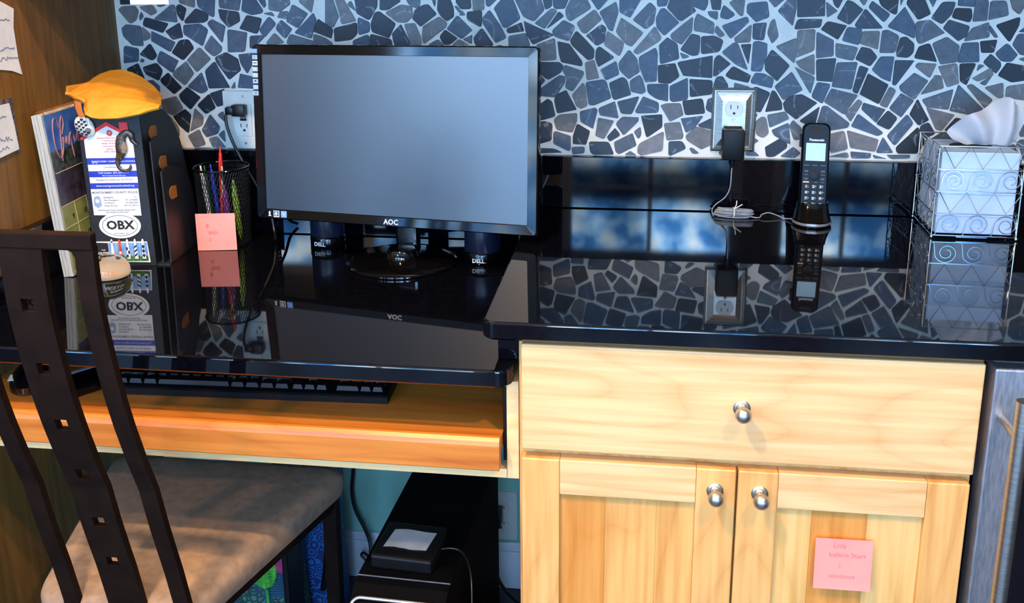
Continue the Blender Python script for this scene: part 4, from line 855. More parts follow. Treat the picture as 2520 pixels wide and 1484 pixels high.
# shell magnet
sh = onfile('shell_magnet', 'black and white whelk seashell magnet at the upper left corner', 'magnet', -.0990, .2645)
SM = Matrix.Rotation(radians(-28), 4, 'Y')
put('shell', lathe(B(), [(.0008, -.022), (.008, -.019), (.0135, -.012), (.0165, -.003), (.0160, .006), (.0125, .013), (.0075, .018), (.0010, .0205)], 28, T(0, -.004, 0) @ RY(radians(-38)) @ Matrix.Diagonal((1, .45, 1, 1))), M_white, sh, smooth=True)
bm = B(); rg3 = random.Random(4)
for r in range(5):
    for k in range(4):
        u = -.0115 + k * .0062 + (r % 2) * .002; v_ = -.0135 + r * .0062
        if (u / .0155) ** 2 + (v_ / .021) ** 2 > .62 or (u > .002 and v_ < -.004): continue
        q = RY(radians(-38)) @ Vector((u, 0, v_)); yy = -.0040 - .0078 * math.sqrt(max(0, 1 - (u / .0165) ** 2 - (v_ / .0235) ** 2)) - .0006
        pts = [(q.x + .0026 * cos(a) + .0004 * sin(3 * a), q.z + .0019 * sin(a) - (.0010 if abs(cos(a)) < .5 else 0)) for a in [2 * pi * j / 10 for j in range(10)]]
        prism(bm, pts, -yy - .002, -yy)
put('dark_blotch', bm, M_ink, sh)
bm = B(); tube(bm, [(.0085 + .0058 * (1 - t / 34) * cos(t * .42), -.0118, -.0078 + .0058 * (1 - t / 34) * sin(t * .42)) for t in range(32)], .0006, 5); put('spiral', bm, M_ink, sh)
# seahorse magnet
sea = onfile('seahorse_magnet', 'glossy brown seahorse magnet with a curled tail over the house magnet', 'magnet', -.0290, .2200)
M_sea = material('bronzed_resin', (38, 32, 28), (84, 70, 52), rough=.22, scale=160, coat=.5)
M_sealt = material('tan_resin_belly', (120, 98, 66), (150, 124, 86), rough=.3, scale=160)
path = [(.0215, .0095), (.0160, .0130), (.0120, .0190), (.0110, .0270), (.0050, .0310), (-.0040, .0260), (-.0080, .0160), (-.0090, .0040), (-.0110, -.0070), (-.0160, -.0160), (-.0185, -.0240), (-.0160, -.0330), (-.0080, -.0375), (.0010, -.0360), (.0050, -.0300), (.0040, -.0265)]
rad = [.0018, .0030, .0040, .0052, .0062, .0072, .0092, .0100, .0085, .0052, .0038, .0032, .0029, .0026, .0022, .0012]
sp_ = smooth_path([(a, 0, b) for a, b in path], 4); rr_ = []
for i in range(len(sp_)):
    t = i / 4; k = min(int(t), len(rad) - 2); rr_.append(rad[k] + (rad[k + 1] - rad[k]) * (t - k) if k + 1 < len(rad) else rad[-1])
bm = B(); tube(bm, sp_, rr_, 12); bmesh.ops.transform(bm, matrix=T(0, -.0042, 0) @ Matrix.Diagonal((1, .42, 1, 1)), verts=bm.verts[:])
put('body', bm, M_sea, sea, smooth=True)
bm = B()
for k in range(9):
    z = .024 - k * .0045; box(bm, -.0150 - .001 * (k > 4), -.0125, -.0050, -.0020, z, z + .0022, .0006)
put('dorsal_ridge', bm, M_sea, sea)
put('belly', prism(B(), [(-.0020, .0190), (.0025, .0140), (.0030, .0020), (-.0005, -.0060), (-.0065, -.0050), (-.0070, .0060)], .0072, .0088, bev=.001), M_sealt, sea)
put('eye', lathe(B(), [(.0016, 0), (.001, .0008), (.0002, .001)], 12, T(.0125, -.0066, .0215) @ Matrix.Rotation(pi / 2, 4, 'X')), M_slot, sea)

# padded envelope slumped over the sorter
en = B(); rge = random.Random(9)
F_ = [(-.853, -.281, 1.164), (-.836, -.284, 1.158), (-.817, -.287, 1.151), (-.815, -.291, 1.129), (-.785, -.292, 1.124), (-.753, -.291, 1.125), (-.715, -.286, 1.132), (-.684, -.274, 1.140)]
F2 = [(-.853, -.279, 1.165), (-.838, -.272, 1.163), (-.822, -.270, 1.160), (-.806, -.270, 1.156), (-.780, -.268, 1.154), (-.748, -.266, 1.152), (-.714, -.262, 1.148), (-.688, -.262, 1.142)]
M_ = [(-.853, -.277, 1.1655), (-.843, -.240, 1.171), (-.830, -.232, 1.176), (-.812, -.226, 1.178), (-.785, -.218, 1.174), (-.755, -.212, 1.166), (-.725, -.215, 1.156), (-.700, -.235, 1.147)]
R_ = [(-.853, -.276, 1.166), (-.845, -.222, 1.177), (-.837, -.190, 1.187), (-.814, -.160, 1.192), (-.780, -.150, 1.178), (-.748, -.168, 1.162), (-.722, -.195, 1.153), (-.707, -.222, 1.149)]
rows = [smooth_path(q, 2) for q in (F_, F2, M_, R_)]
nn_ = len(rows[0])
cols = [smooth_path([rows[k][i] for k in range(4)], 3) for i in range(nn_)]
gv = [[en.verts.new((p.x, p.y + rge.uniform(-.001, .001), p.z + rge.uniform(-.0014, .0014))) for p in c] for c in cols]
for i in range(len(gv) - 1):
    for j in range(len(gv[0]) - 1): en.faces.new((gv[i][j], gv[i + 1][j], gv[i + 1][j + 1], gv[i][j + 1]))
bmesh.ops.recalc_face_normals(en, faces=en.faces[:])
bmesh.ops.solidify(en, geom=en.faces[:], thickness=.004)
ev = thing('padded_envelope', 'crumpled yellow padded envelope slumped on top of the file sorter', 'envelope', T(-.77, -.25, 1.13))
IE = T(.77, .25, -1.13)
put('envelope_body', loc(en, IE), M_envelope, ev)
bm = B()
for k in range(1):
    pts = [(-.843, -.292, 1.150), (-.838, -.296, 1.146), (-.833, -.2955, 1.139)]
rings(bm, [[Vector(p) for p in q] for q in (
    [(-.838, -.284, 1.156), (-.833, -.288, 1.156), (-.822, -.288, 1.152), (-.826, -.284, 1.152)],
    [(-.838, -.284, 1.144), (-.832, -.290, 1.142), (-.819, -.291, 1.138), (-.824, -.284, 1.140)],
    [(-.832, -.284, 1.130), (-.828, -.290, 1.127), (-.815, -.291, 1.126), (-.820, -.284, 1.129)])])
put('rolled_flap', loc(bm, IE), material('brown_envelope_fold', (170, 96, 34), (190, 112, 42), rough=.7, scale=20), ev, smooth=True)
bm = B()
for cx, cy, cz in ((-.838, -.222, 1.1795), (-.815, -.205, 1.1850)):
    prism(bm, [(.0045 * cos(a), .0018 * sin(a)) for a in [2 * pi * k / 10 for k in range(10)]], 0, .0014, M=T(cx, cy, cz) @ Matrix.Rotation(radians(-60), 4, 'X'))
put('tear', loc(bm, IE), M_slot, ev)

# ------------------------------------------------------------------ calendar leaning on the panel
CM = T(-.8455, -.335, ZD + .0005, .104) @ RY(-.075)
ca = thing('wall_calendar', 'thick spiral-bound calendar standing on edge between the panel and the file sorter', 'calendar', CM)
M_pages = material('greyish_page_edges', (150, 158, 160), (188, 192, 188), rough=.8, scale=30, stretch=(40, 1, 1))
for a, b in ((-.0185, -.0145), (-.0140, -.0085), (-.0080, -.0005)):
    put('page_block', box(B(), a, b, 0, .232, .001, .293, .0008), M_pages, ca)
M_cb = material('printed_blue_sky', (46, 92, 176), (70, 120, 200), rough=.35, scale=20)
M_ct = material('printed_dark_trees', (24, 34, 34), (74, 84, 80), rough=.4, scale=90)
M_cd = material('printed_dark_water', (38, 30, 40), (66, 60, 76), rough=.4, scale=50)
M_cg = material('printed_sage_grid', (112, 122, 62), (142, 146, 82), rough=.5, scale=25)
M_cl = material('tan_rule_line', (196, 180, 138), (206, 190, 148), rough=.6, scale=25)
e = .0004
put('cover_picture', box(B(), -e, e, .006, .230, .225, .291), M_cb, ca)
put('cover_picture', box(B(), -e, e * 1.2, .006, .230, .190, .226), M_ct, ca)
put('cover_picture', box(B(), -e, e, .006, .230, .128, .190), M_cd, ca)
put('date_grid', box(B(), -e, e, .006, .230, .002, .128), M_cg, ca)
bm = B()
for z in (.188, .128, .088, .048, .008): box(bm, 0, .0009, .008, .228, z - .0007, z + .0007)
for y in (.052, .098, .144, .190): box(bm, 0, .0009, y - .0007, y + .0007, .008, .128)
put('grid_line', bm, M_cl, ca)
TX = Matrix.Rotation(pi / 2, 4, 'Z') @ Matrix.Rotation(pi / 2, 4, 'X')
M_cpink = material('copper_script', (140, 96, 110), (160, 112, 124), rough=.4, scale=60)
bm = B()
tube(bm, smooth_path([(.001, .050, .262), (.001, .044, .278), (.001, .034, .280), (.001, .026, .262), (.001, .024, .235), (.001, .030, .215), (.001, .040, .212), (.001, .050, .226), (.001, .056, .244), (.001, .062, .232), (.001, .068, .244), (.001, .072, .228), (.001, .080, .244), (.001, .084, .205), (.001, .082, .245), (.001, .094, .244), (.001, .096, .230), (.001, .106, .240), (.001, .112, .246), (.001, .108, .229), (.001, .122, .234)], 5), .0014, 6)
tube(bm, smooth_path([(.001, .040, .205), (.001, .052, .262), (.001, .064, .282), (.001, .066, .268), (.001, .054, .250)], 5), .0012, 6)
put('script_title', bm, M_cpink, ca)
for k, (t_, y, z) in enumerate((('9', .040, .103), ('10', .085, .103), ('16', .040, .062), ('17', .085, .062), ('23', .040, .022), ('24', .085, .022), ('2', .040, .1205))):
    if t_ != '2': text_mesh('date_number', t_, .013, M_ink, ca, T(.0008, y, z) @ TX, bold=.0002)
bm = B()
tube(bm, [(-.009 + .010 * cos(t * .8), .008 + t * .00098, .2925 + .006 * sin(t * .8)) for t in range(225)], .0006, 5)
put('spiral_binding', bm, material('copper_binding_wire', (170, 120, 84), (190, 138, 100), rough=.3, metal=.8), ca)

# ------------------------------------------------------------------ notes on the oak panel and cabinet
def sheet_on_panel(pts, name, label, lines, matl=None, border=False, thick=.0012):
    """pts: outline as (y, z) on the panel"""
    cy = sum(p[0] for p in pts) / len(pts); cz = min(p[1] for p in pts)
    t = thing(name, label, 'note', T(XW + .0004, cy, cz))
    bm = B(); rings(bm, [[Vector((x, y - cy, z - cz)) for y, z in pts] for x in (0, thick)])
    put('sheet', bm, matl or M_paper, t)
    for k, (y0, y1, z, amp) in enumerate(lines):
        bm = B(); scribble(bm, 0, y1 - y0, 0, amp, 0, k + 3, .0005, .004)
        bmesh.ops.transform(bm, matrix=T(thick + .0004, y0 - cy, z - cz, pi / 2), verts=bm.verts[:])
        put('handwriting', bm, M_greyink if not border else M_blueink, t)
    return t
M_blueink = material('blue_ballpoint', (70, 84, 130), (84, 98, 146), rough=.6, scale=40)
sheet_on_panel([(-.56, 1.345), (-.356, 1.329), (-.325, 1.316), (-.332, 1.285), (-.331, 1.256), (-.330, 1.230), (-.325, 1.205), (-.350, 1.214), (-.379, 1.219), (-.56, 1.200)], 'paper_note', 'curling white paper taped high on the oak panel', [(-.50, -.335, 1.252, .003), (-.50, -.330, 1.236, .003), (-.50, -.34, 1.30, .002)])
t = sheet_on_panel([(-.56, 1.172), (-.361, 1.170), (-.359, 1.120), (-.358, 1.078), (-.409, 1.080), (-.56, 1.076)], 'photo_print', 'dark-bordered picture pinned low on the oak panel behind a lined note', [], material('dark_floral_print', (26, 24, 34), (110, 104, 118), rough=.4, scale=160), True)
sheet_on_panel([(-.56, 1.160), (-.372, 1.162), (-.366, 1.122), (-.362, 1.082), (-.41, 1.077), (-.56, 1.070)], 'lined_note', 'lined paper note with blue handwriting in front of the dark picture', [(-.50, -.385, 1.140, .004), (-.50, -.375, 1.105, .005), (-.50, -.385, 1.090, .003)], None, True, .0030)
tp = thing('paper_sheet', 'blank white paper hanging from the wall cabinets at the top edge', 'paper', T(-.64, -.3525, 1.326))
put('sheet', box(B(), -.034, .032, -.0006, 0, -.002, .12), M_paper, tp)

def sticky(M, label, words, cup=False, sc=1.0):
    s = thing('sticky_note', label, 'sticky note', M)
    bm = B(); n = 10; prev = None
    rl = []
    for k in range(n + 1):
        v_ = k / n; z = .076 * sc * (1 - v_) ; y = -.0006 - (.0045 * v_ ** 2.2 if not cup else .0015 * v_)
        rl.append([Vector((-.038, y, z)), Vector((.038, y, z + .0005)), Vector((.038, y + .0003, z + .0005)), Vector((-.038, y + .0003, z))])
    rings(bm, rl); put('paper', bm, M_pink, s)
    for k, (t_, x, z, sz) in enumerate(words):
        yy = -.0006 - (.0045 * (1 - z / .076) ** 2.2 if not cup else .0015) - .0005
        text_mesh('pencil_writing', t_, sz, M_pinkink, s, T(x, yy, z) @ TXT, ext=.0001)
    return s
sticky(T(.4448, YF, .5400, .0), 'square pink sticky note on the right cabinet door', [('Lids', -.006, .066, .011), ('before Start', .005, .052, .010), ('1', -.004, .036, .009), ('windows', -.001, .020, .010)])
sticky(T(-.6580, -.1490, ZD + .0006, .16), 'square pink sticky note stuck to the pen cup, standing on the desk', [('B', -.016, .050, .011), ('END', -.006, .036, .009), ('C', -.012, .022, .009)], True, .97)

# ------------------------------------------------------------------ pen cup
CX, CY = -.6630, -.0935
cu = thing('pen_cup', 'black wire-mesh pen cup behind the pink sticky note', 'cup', T(CX, CY, ZD))
CH, CR = .155, .0520
bm = B(); nh = 60
for s in (1, -1):
    for k in range(nh):
        a0 = 2 * pi * k / nh
        tube(bm, [((CR - .004 * (1 - t / 9)) * cos(a0 + s * .9 * t / 9), (CR - .004 * (1 - t / 9)) * sin(a0 + s * .9 * t / 9), .004 + (CH - .006) * t / 9) for t in range(10)], .0008, 3, cap=False)
put('wire_mesh', bm, M_blackmt, cu)
bm = B(); tube(bm, [((CR + .0006) * cos(a * pi / 24), (CR + .0006) * sin(a * pi / 24), CH) for a in range(49)], .0024, 8); put('rim', bm, M_blackgl, cu, smooth=True)
put('base_plate', lathe(B(), [(.0480, 0), (.0485, .0015), (.0485, .006), (.0470, .0065)], 36), M_blackmt, cu, smooth=True)
def pen(name, label, x, y, lean_x, lean_y, ln, col, tip=None, r=.0042, cat='pen'):
    m = material(name + '_plastic', col, rough=.3, scale=30)
    base = Vector((CX + x, CY + y, ZD + .008)); d = Vector((lean_x, lean_y, 1)).normalized()
    M = Matrix.Translation(base) @ Vector((0, 0, 1)).rotation_difference(d).to_matrix().to_4x4()
    p = thing(name, label, cat, M)
    put('barrel', lathe(B(), [(.001, 0), (r * .7, .010), (r, .016), (r, ln - .020), (r * .85, ln - .018), (r * .8, ln - .002), (r * .6, ln)], 14), m, p, smooth=True)
    put('cap_end', lathe(B(), [(r * .45, ln), (r * .45, ln + .010), (r * .3, ln + .0115)], 12), m if tip is None else tip, p, smooth=True)
    put('clip', box(B(), -r * .35, r * .35, -r * 1.45, -r * .9, ln - .05, ln - .012, .0004), m if tip is None else tip, p)
    return p
pen('ballpoint_pen', 'bright red pen standing tallest in the mesh cup', .002, -.020, -.03, -.02+.18, .176, (214, 28, 30))
pen('ballpoint_pen', 'white pen leaning to the left side of the mesh cup', -.020, -.015, -.13, .05, .140, (220, 220, 216))
pen('ballpoint_pen', 'blue capped pen beside the white pen in the mesh cup', -.012, .004, -.12, .08, .138, (30, 50, 190))
pen('ballpoint_pen', 'dark green pen at the left rim of the mesh cup', -.030, .010, -.10, .06, .134, (20, 90, 60))
pen('ballpoint_pen', 'black pen with a gold clip in front of the red pen', .010, -.018, -.01, .02, .140, (20, 20, 22), M_cl)
pen('felt_marker', 'purple marker low inside the mesh cup', .018, -.026, -.03, .02, .105, (130, 40, 130), r=.0055, cat='marker')
pen('highlighter', 'yellow-green highlighter on the right inside the mesh cup', .034, -.010, -.05, -.02, .112, (150, 190, 40), r=.0060, cat='marker')

# ------------------------------------------------------------------ glass paperweight
pw_ = thing('paperweight', 'clear glass dome paperweight in front of the file sorter', 'paperweight', T(-.7830, -.3235, ZD))
put('dome', lathe(B(), [(.030, 0), (.0345, .002), (.0365, .008), (.0350, .018), (.0300, .028), (.0220, .0355), (.0120, .0395), (.001, .041)], 40), M_glass, pw_, smooth=True)
put('emblem_glint_disc', lathe(B(), [(.0305, -.0), (.0305, .0012)], 32, T(0, 0, .0030)), material('gold_glint_and_slate', (240, 180, 70), (200, 206, 210), rough=.35, scale=45), pw_)  # emblem disc, enlarged and pale gold to stand in for the dome's reflection

# ================================================================== keyboard, mouse, slab on the tray
ZT = .7327
kb = thing('computer_keyboard', 'full-size black computer keyboard on the pull-out tray', 'keyboard', T(-.4420, -.5490, ZT, .033))
bm = B(); prof = [(0, 0), (0, .010), (.003, .0125), (.165, .0225), (.168, .020), (.168, 0)]
rings(bm, [[Vector((x, y, z)) for y, z in prof] for x in (-.224, .224)])
put('case', bm, M_blackmt, kb)
def kz(y): return .0128 + (y - .003) * .0617
kd_mesh = {}
def key(x0, x1, y0, y1, glint=False):
    wk = round(x1 - x0, 4); dk = round(y1 - y0, 4)
    if (wk, dk) not in kd_mesh:
        bm = B(); rings(bm, [[Vector((sx * (wk / 2 - i), sy * (dk / 2 - i * .8), z)) for sx, sy in ((-1, -1), (1, -1), (1, 1), (-1, 1))] for z, i in ((0, .0005), (.0065, .0024), (.0072, .0030))])
        me = bpy.data.meshes.new('key'); bmesh.ops.recalc_face_normals(bm, faces=bm.faces[:]); bm.to_mesh(me); bm.free(); me.materials.append(M_keys); kd_mesh[(wk, dk)] = me
    o = bpy.data.objects.new('key', kd_mesh[(wk, dk)]); COL.objects.link(o); o.parent = kb
    yc = (y0 + y1) / 2; o.matrix_local = T((x0 + x1) / 2, yc, kz(yc), 0, .0617)
p_ = .0190; g_ = .0009
rowsK = [[1.25, 1.25, 1.25, 6.25, 1.25, 1.25, 1.25, 1.25], [2.25] + [1] * 10 + [2.75], [1.75] + [1] * 11 + [2.25], [1.5] + [1] * 12 + [1.5], [1] * 13 + [2], [1, -1, 1, 1, 1, 1, -.5, 1, 1, 1, 1, -.5, 1, 1, 1, 1]]
for r, row in enumerate(rowsK):
    y0 = .012 + r * p_ + (.004 if r == 5 else 0); x = -.219
    for u in row:
        if u > 0: key(x + g_, x + u * p_ - g_, y0 + g_, y0 + p_ - g_)
        x += abs(u) * p_
    if r in (0, 3, 4):
        for k in range(3): key(.070 + k * p_ + g_, .070 + (k + 1) * p_ - g_, y0 + g_, y0 + p_ - g_)
    if r == 1: key(.070 + p_ + g_, .070 + 2 * p_ - g_, y0 + g_, y0 + p_ - g_)
    if r < 5:
        cells_ = {0: ((0, 2), (2, 3), (3, 4))}.get(r, ((0, 1), (1, 2), (2, 3), (3, 4)))
        for a, b in cells_: key(.1395 + a * p_ + g_, .1395 + b * p_ - g_, y0 + g_, y0 + p_ - g_)
put('key_legend', box(box(B(), -.172, -.1685, .040, .0435, .0232, .0236), -.004, .000, .038, .0415, .0232, .0236), M_labw, kb)
ms = thing('computer_mouse', 'black oval computer mouse with a pale glint, far left on the tray', 'mouse', T(-.8080, -.5350, ZT, .35))
bm = B(); rl = []
for z, s in ((0, .92), (.004, 1.0), (.014, .98), (.024, .80), (.031, .50), (.033, .12)):
    rl.append([Vector((.031 * s * cos(2 * pi * k / 28), .054 * s * sin(2 * pi * k / 28) + (1 - s) * .008, z)) for k in range(28)])
rings(bm, rl); put('shell', bm, M_blackgl, ms, smooth=True)
put('scroll_wheel', lathe(B(), [(.006, -.003), (.0072, -.002), (.0072, .002), (.006, .003)], 16, T(0, .026, .0235) @ Matrix.Rotation(pi / 2, 4, 'Y')), M_blackmt, ms)
put('glint_patch', box(B(), -.026, -.006, -.030, -.012, .0255, .0262, 0, M=Matrix.Rotation(radians(8), 4, 'X')), M_white, ms, label='white patch')  # painted highlight: white piece stands in for the shell's reflection
sl = thing('flat_device', 'dark slab with a grey edge lying beside the keyboard, seen through the chair back', 'device', T(-.7050, -.520, ZT, -.62))
put('body', box(B(), -.034, .034, -.055, .055, 0, .016, .004), M_blackgl, sl)
put('edge_band', box(B(), -.0345, -.0260, -.050, .050, .0155, .0172, .0006), M_grey, sl)

# ================================================================== chair
ch = thing('side_chair', 'dark iron chair with curved bars, square-holed splat and beige seat at the desk', 'chair', T(-.58, -.55, FZ))
IC = T(.58, .55, -FZ)
SP = [(1.086, -.8600), (1.047, -.8620), (.996, -.8610), (.953, -.8555), (.909, -.8480), (.866, -.8390), (.824, -.8280), (.768, -.8105), (.714, -.7910), (.654, -.7780), (.610, -.7665), (.567, -.7550), (.500, -.7400), (.440, -.7320)]
def sy(z):
    for (z0, y0), (z1, y1) in zip(SP, SP[1:]):
        if z1 <= z <= z0: return y0 + (y1 - y0) * (z0 - z) / (z0 - z1)
    return SP[0][1] if z > SP[0][0] else SP[-1][1]
TH = .011
def bar(x0t, x1t, x0b, x1b, zt_, zb, holes=(), hw_=.0085, n=44):
    """curved flat bar; x edges given at the top and at the bottom"""
    zs = [zb + (zt_ - zb) * k / n for k in range(n + 1)]
    for h in holes: zs += [h - .0085, h + .0085]
    zs = sorted(z for z in set(zs) if not any(h - .0084 < z < h + .0084 for h in holes))
    bm = B(); grid = []
    for z in zs:
        t = (z - zb) / (zt_ - zb); a = x0b + (x0t - x0b) * t; b = x1b + (x1t - x1b) * t; c = (a + b) / 2
        xs_ = [a, c - hw_, c + hw_, b] if holes else [a, b]
        y = sy(z)
        grid.append([(bm.verts.new((x, y, z)), bm.verts.new((x, y + TH, z))) for x in xs_])
    nc = len(grid[0]) - 1; nr = len(grid) - 1
    def hole(i, j):
        return bool(holes) and j == 1 and any(abs((zs[i] + zs[i + 1]) / 2 - h) < .006 for h in holes)
    def filled(i, j): return 0 <= i < nr and 0 <= j < nc and not hole(i, j)
    for i in range(nr):
        for j in range(nc):
            if hole(i, j): continue
            a, b, c, d = grid[i][j], grid[i][j + 1], grid[i + 1][j + 1], grid[i + 1][j]
            bm.faces.new((a[0], b[0], c[0], d[0])); bm.faces.new((a[1], d[1], c[1], b[1]))
            if not filled(i, j - 1): bm.faces.new((a[0], d[0], d[1], a[1]))
            if not filled(i, j + 1): bm.faces.new((b[0], b[1], c[1], c[0]))
            if not filled(i - 1, j): bm.faces.new((a[0], a[1], b[1], b[0]))
            if not filled(i + 1, j): bm.faces.new((d[0], c[0], c[1], d[1]))
    return loc(bm, IC)
HOLES = (.996, .909, .824, .739, .654, .580)
put('side_post', bar(-.4920, -.4690, -.4860, -.4630, 1.070, .470), M_iron, ch)
put('side_post', bar(-.6510, -.6280, -.6570, -.6340, 1.070, .470), M_iron, ch)
put('centre_splat', bar(-.5870, -.5330, -.5870, -.5330, 1.070, .470, HOLES), M_iron, ch)
bm = B(); box(bm, -.6510, -.4690, -.8625, -.8625 + TH + .002, 1.066, 1.0870, .0025); put('top_rail', loc(bm, IC), M_iron, ch)
bm = B(); prism(bm, [(-.492, 1.0665), (-.500, 1.0665), (-.495, 1.0640), (-.492, 1.0575)], .8515, .8615); prism(bm, [(-.628, 1.0665), (-.620, 1.0665), (-.625, 1.0640), (-.628, 1.0575)], .8515, .8615)
put('corner_gusset', loc(bm, IC), M_iron, ch)
def seat_outline(s=0.0, n=6):
    P = [(-.708, -.738), (-.462, -.738), (-.352, -.325), (-.812, -.325)]; R_ = .045; out = []
    for i in range(4):
        p0 = Vector(P[i - 1]); p1 = Vector(P[i]); p2 = Vector(P[(i + 1) % 4])
        a = (p0 - p1).normalized() * R_; b = (p2 - p1).normalized() * R_
        for k in range(n + 1):
            t = k / n; q = (p1 + a) * (1 - t) ** 2 + p1 * 2 * t * (1 - t) + (p1 + b) * t * t
            out.append(q)
    c = Vector((-.585, -.53))
    return [q + (c - q).normalized() * s for q in out]
bm = B(); rings(bm, [[Vector((q.x, q.y, z)) for q in seat_outline(s)] for z, s in ((.452, .012), (.456, .004), (.466, 0), (.482, .000), (.490, .004), (.496, .012), (.4995, .028), (.501, .07), (.502, .14))])
put('seat', loc(bm, IC), M_seat, ch, smooth=True)
bm = B(); rings(bm, [[Vector((q.x, q.y, z)) for q in seat_outline(.018)] for z in (.432, .4518)]); put('seat_frame', loc(bm, IC), M_iron, ch)
for x0, y0, x1, y1 in ((-.475, -.728, -.470, -.775), (-.690, -.728, -.695, -.775), (-.386, -.352, -.392, -.345), (-.776, -.352, -.772, -.345)):
    bm = B(); rings(bm, [[Vector((x + a, y + b, z)) for a, b in ((-.0125, -.0125), (.0125, -.0125), (.0125, .0125), (-.0125, .0125))] for x, y, z in ((x0, y0, .4516), (x0 * .5 + x1 * .5, y0 * .5 + y1 * .5, .25), (x1, y1, FZ))])
    put('leg', loc(bm, IC), M_iron, ch)

# ================================================================== computer tower under the desk
pcM = T(-.2005, -.640, FZ, -.040)
pc = thing('computer_tower', 'black computer tower with a silver-ringed front standing under the desk', 'computer', pcM)
PH = .410; PW = .150; PD = .47
bm = B(); prof = [(.006, 0), (PD, 0), (PD, PH), (.075, PH), (.060, PH - .003), (.018, PH - .030), (.006, PH - .050)]
rings(bm, [[Vector((x, y, z)) for y, z in prof] for x in (-PW / 2, PW / 2)])
put('case', bm, material('satin_black_case', (5, 5, 8), (8, 8, 11), rough=.6, spec=.03, scale=20), pc)
put('top_seam', box(B(), -PW / 2 - .0004, PW / 2 + .0004, .0735, .0755, PH - .001, PH + .0006), M_greyink, pc)
put('front_panel', box(B(), -PW / 2 + .012, PW / 2 - .012, -.004, .0065, .012, PH - .056, .004), M_blackgl, pc)
FP = T(0, .0165, PH - .0285) @ Matrix.Rotation(radians(-55), 4, 'X')
bm = B(); rr = rrect(.142, .052, .014, 6)
tube(bm, [FP @ Vector((x, -.002, z)) for x, z in rr + [rr[0]]], .0026, 8); put('silver_ring', bm, M_silver, pc, smooth=True)
put('power_button', lathe(B(), [(.009, 0), (.009, .0014), (.008, .0018)], 24, FP @ T(.0, -.0005, 0) @ Matrix.Rotation(pi / 2, 4, 'X')), M_silver, pc)
put('vent_slot', box(B(), -.028, .002, .20, .2025, PH - .0005, PH + .0006), M_silver, pc)
hd = thing('external_drive', 'small black box with a white label lying on top of the computer tower', 'drive', T(-.2020, -.5010, FZ + PH + .0008, -.07))
put('case', box(B(), -.052, .050, -.048, .050, 0, .024, .004), M_blackmt, hd)
pt = thing('paper_slip', 'pale paper slip lying on the black drive on the computer tower', 'paper', T(-.2020, -.4980, FZ + PH + .0252, -.05))
bm = B(); g = []
for j in range(2):
    g.append([(-.036 + .0715 * k / 8 + (.003 if j else -.002), (-.026 if j == 0 else .024) + .0015 * sin(k * .8), .0006 + (.0016 * sin(k / 8 * pi) if j else .0004 * k % .001)) for k in range(9)])
vs = [[bm.verts.new(p) for p in r] for r in g]
for k in range(8): bm.faces.new((vs[0][k], vs[0][k + 1], vs[1][k + 1], vs[1][k]))
bmesh.ops.solidify(bm, geom=bm.faces[:], thickness=.0004)
put('sheet', bm, M_paper, pt)
def cord(name, label, pts, r, mat=None, n=6):
    o = put(name, tube(B(), smooth_path(pts, n), r, 8), mat or M_rubber, smooth=True); tag(o, label, 'cord'); return o
cord('usb_cord', 'thin cord with a metal tip curving off the top of the computer tower', [(-.150, -.500, .4600), (-.135, -.495, .4590), (-.118, -.498, .4560), (-.100, -.525, .4480), (-.090, -.560, .425), (-.086, -.600, .36), (-.090, -.625, .25), (-.100, -.64, .10), (-.120, -.66, FZ + .003)], .0016, M_rubber)
cord('wall_cable', 'black cord dropping down the teal wall behind the chair leg', [(-.447, -.020, .80), (-.447, -.020, .50), (-.449, -.022, .33), (-.456, -.022, .26), (-.450, -.024, .215), (-.430, -.026, .170), (-.418, -.030, .135), (-.405, -.06, .09), (-.36, -.09, FZ + .005)], .0042)
cord('cord_loop', 'little bend of black cord by the white baseboard beside the computer tower', [(-.395, -.045, .092), (-.415, -.040, .104), (-.432, -.032, .112), (-.440, -.030, .104), (-.430, -.032, .094), (-.40, -.045, .078), (-.37, -.07, FZ + .02), (-.355, -.075, FZ + .004)], .0026)
cord('cable', 'black cable running down behind the right side of the computer tower', [(-.150, -.018, .80), (-.150, -.020, .40), (-.155, -.022, .25), (-.165, -.03, .12), (-.18, -.06, FZ + .004)], .0032)
lo_ = thing('wall_outlet', 'low white outlet on the teal wall, right of the computer tower', 'outlet', T(-.1265, -.0005, .2105))
put('cover_plate', prism(B(), rrect(.072, .117, .005), 0, .0055, bev=.0025), M_white, lo_, smooth=True)
receptacle(lo_, 0, .0195, -.0055); receptacle(lo_, 0, -.0195, -.0055)
lp = thing('power_plug', 'black plug and cord in the low outlet under the desk', 'plug', T(-.1320, -.0072, .2300))
put('plug_body', box(B(), -.013, .010, -.034, 0, -.030, .010, .004), M_rubber, lp, smooth=True)
put('cord', tube(B(), smooth_path([(-.004, -.026, -.026), (-.004, -.028, -.05), (-.006, -.030, -.085), (-.004, -.040, -.120), (.010, -.055, -.145), (.030, -.070, -.160), (.060, -.09, -.172), (.100, -.13, -.188)], 6), .0040, 8), M_rubber, lp, smooth=True)

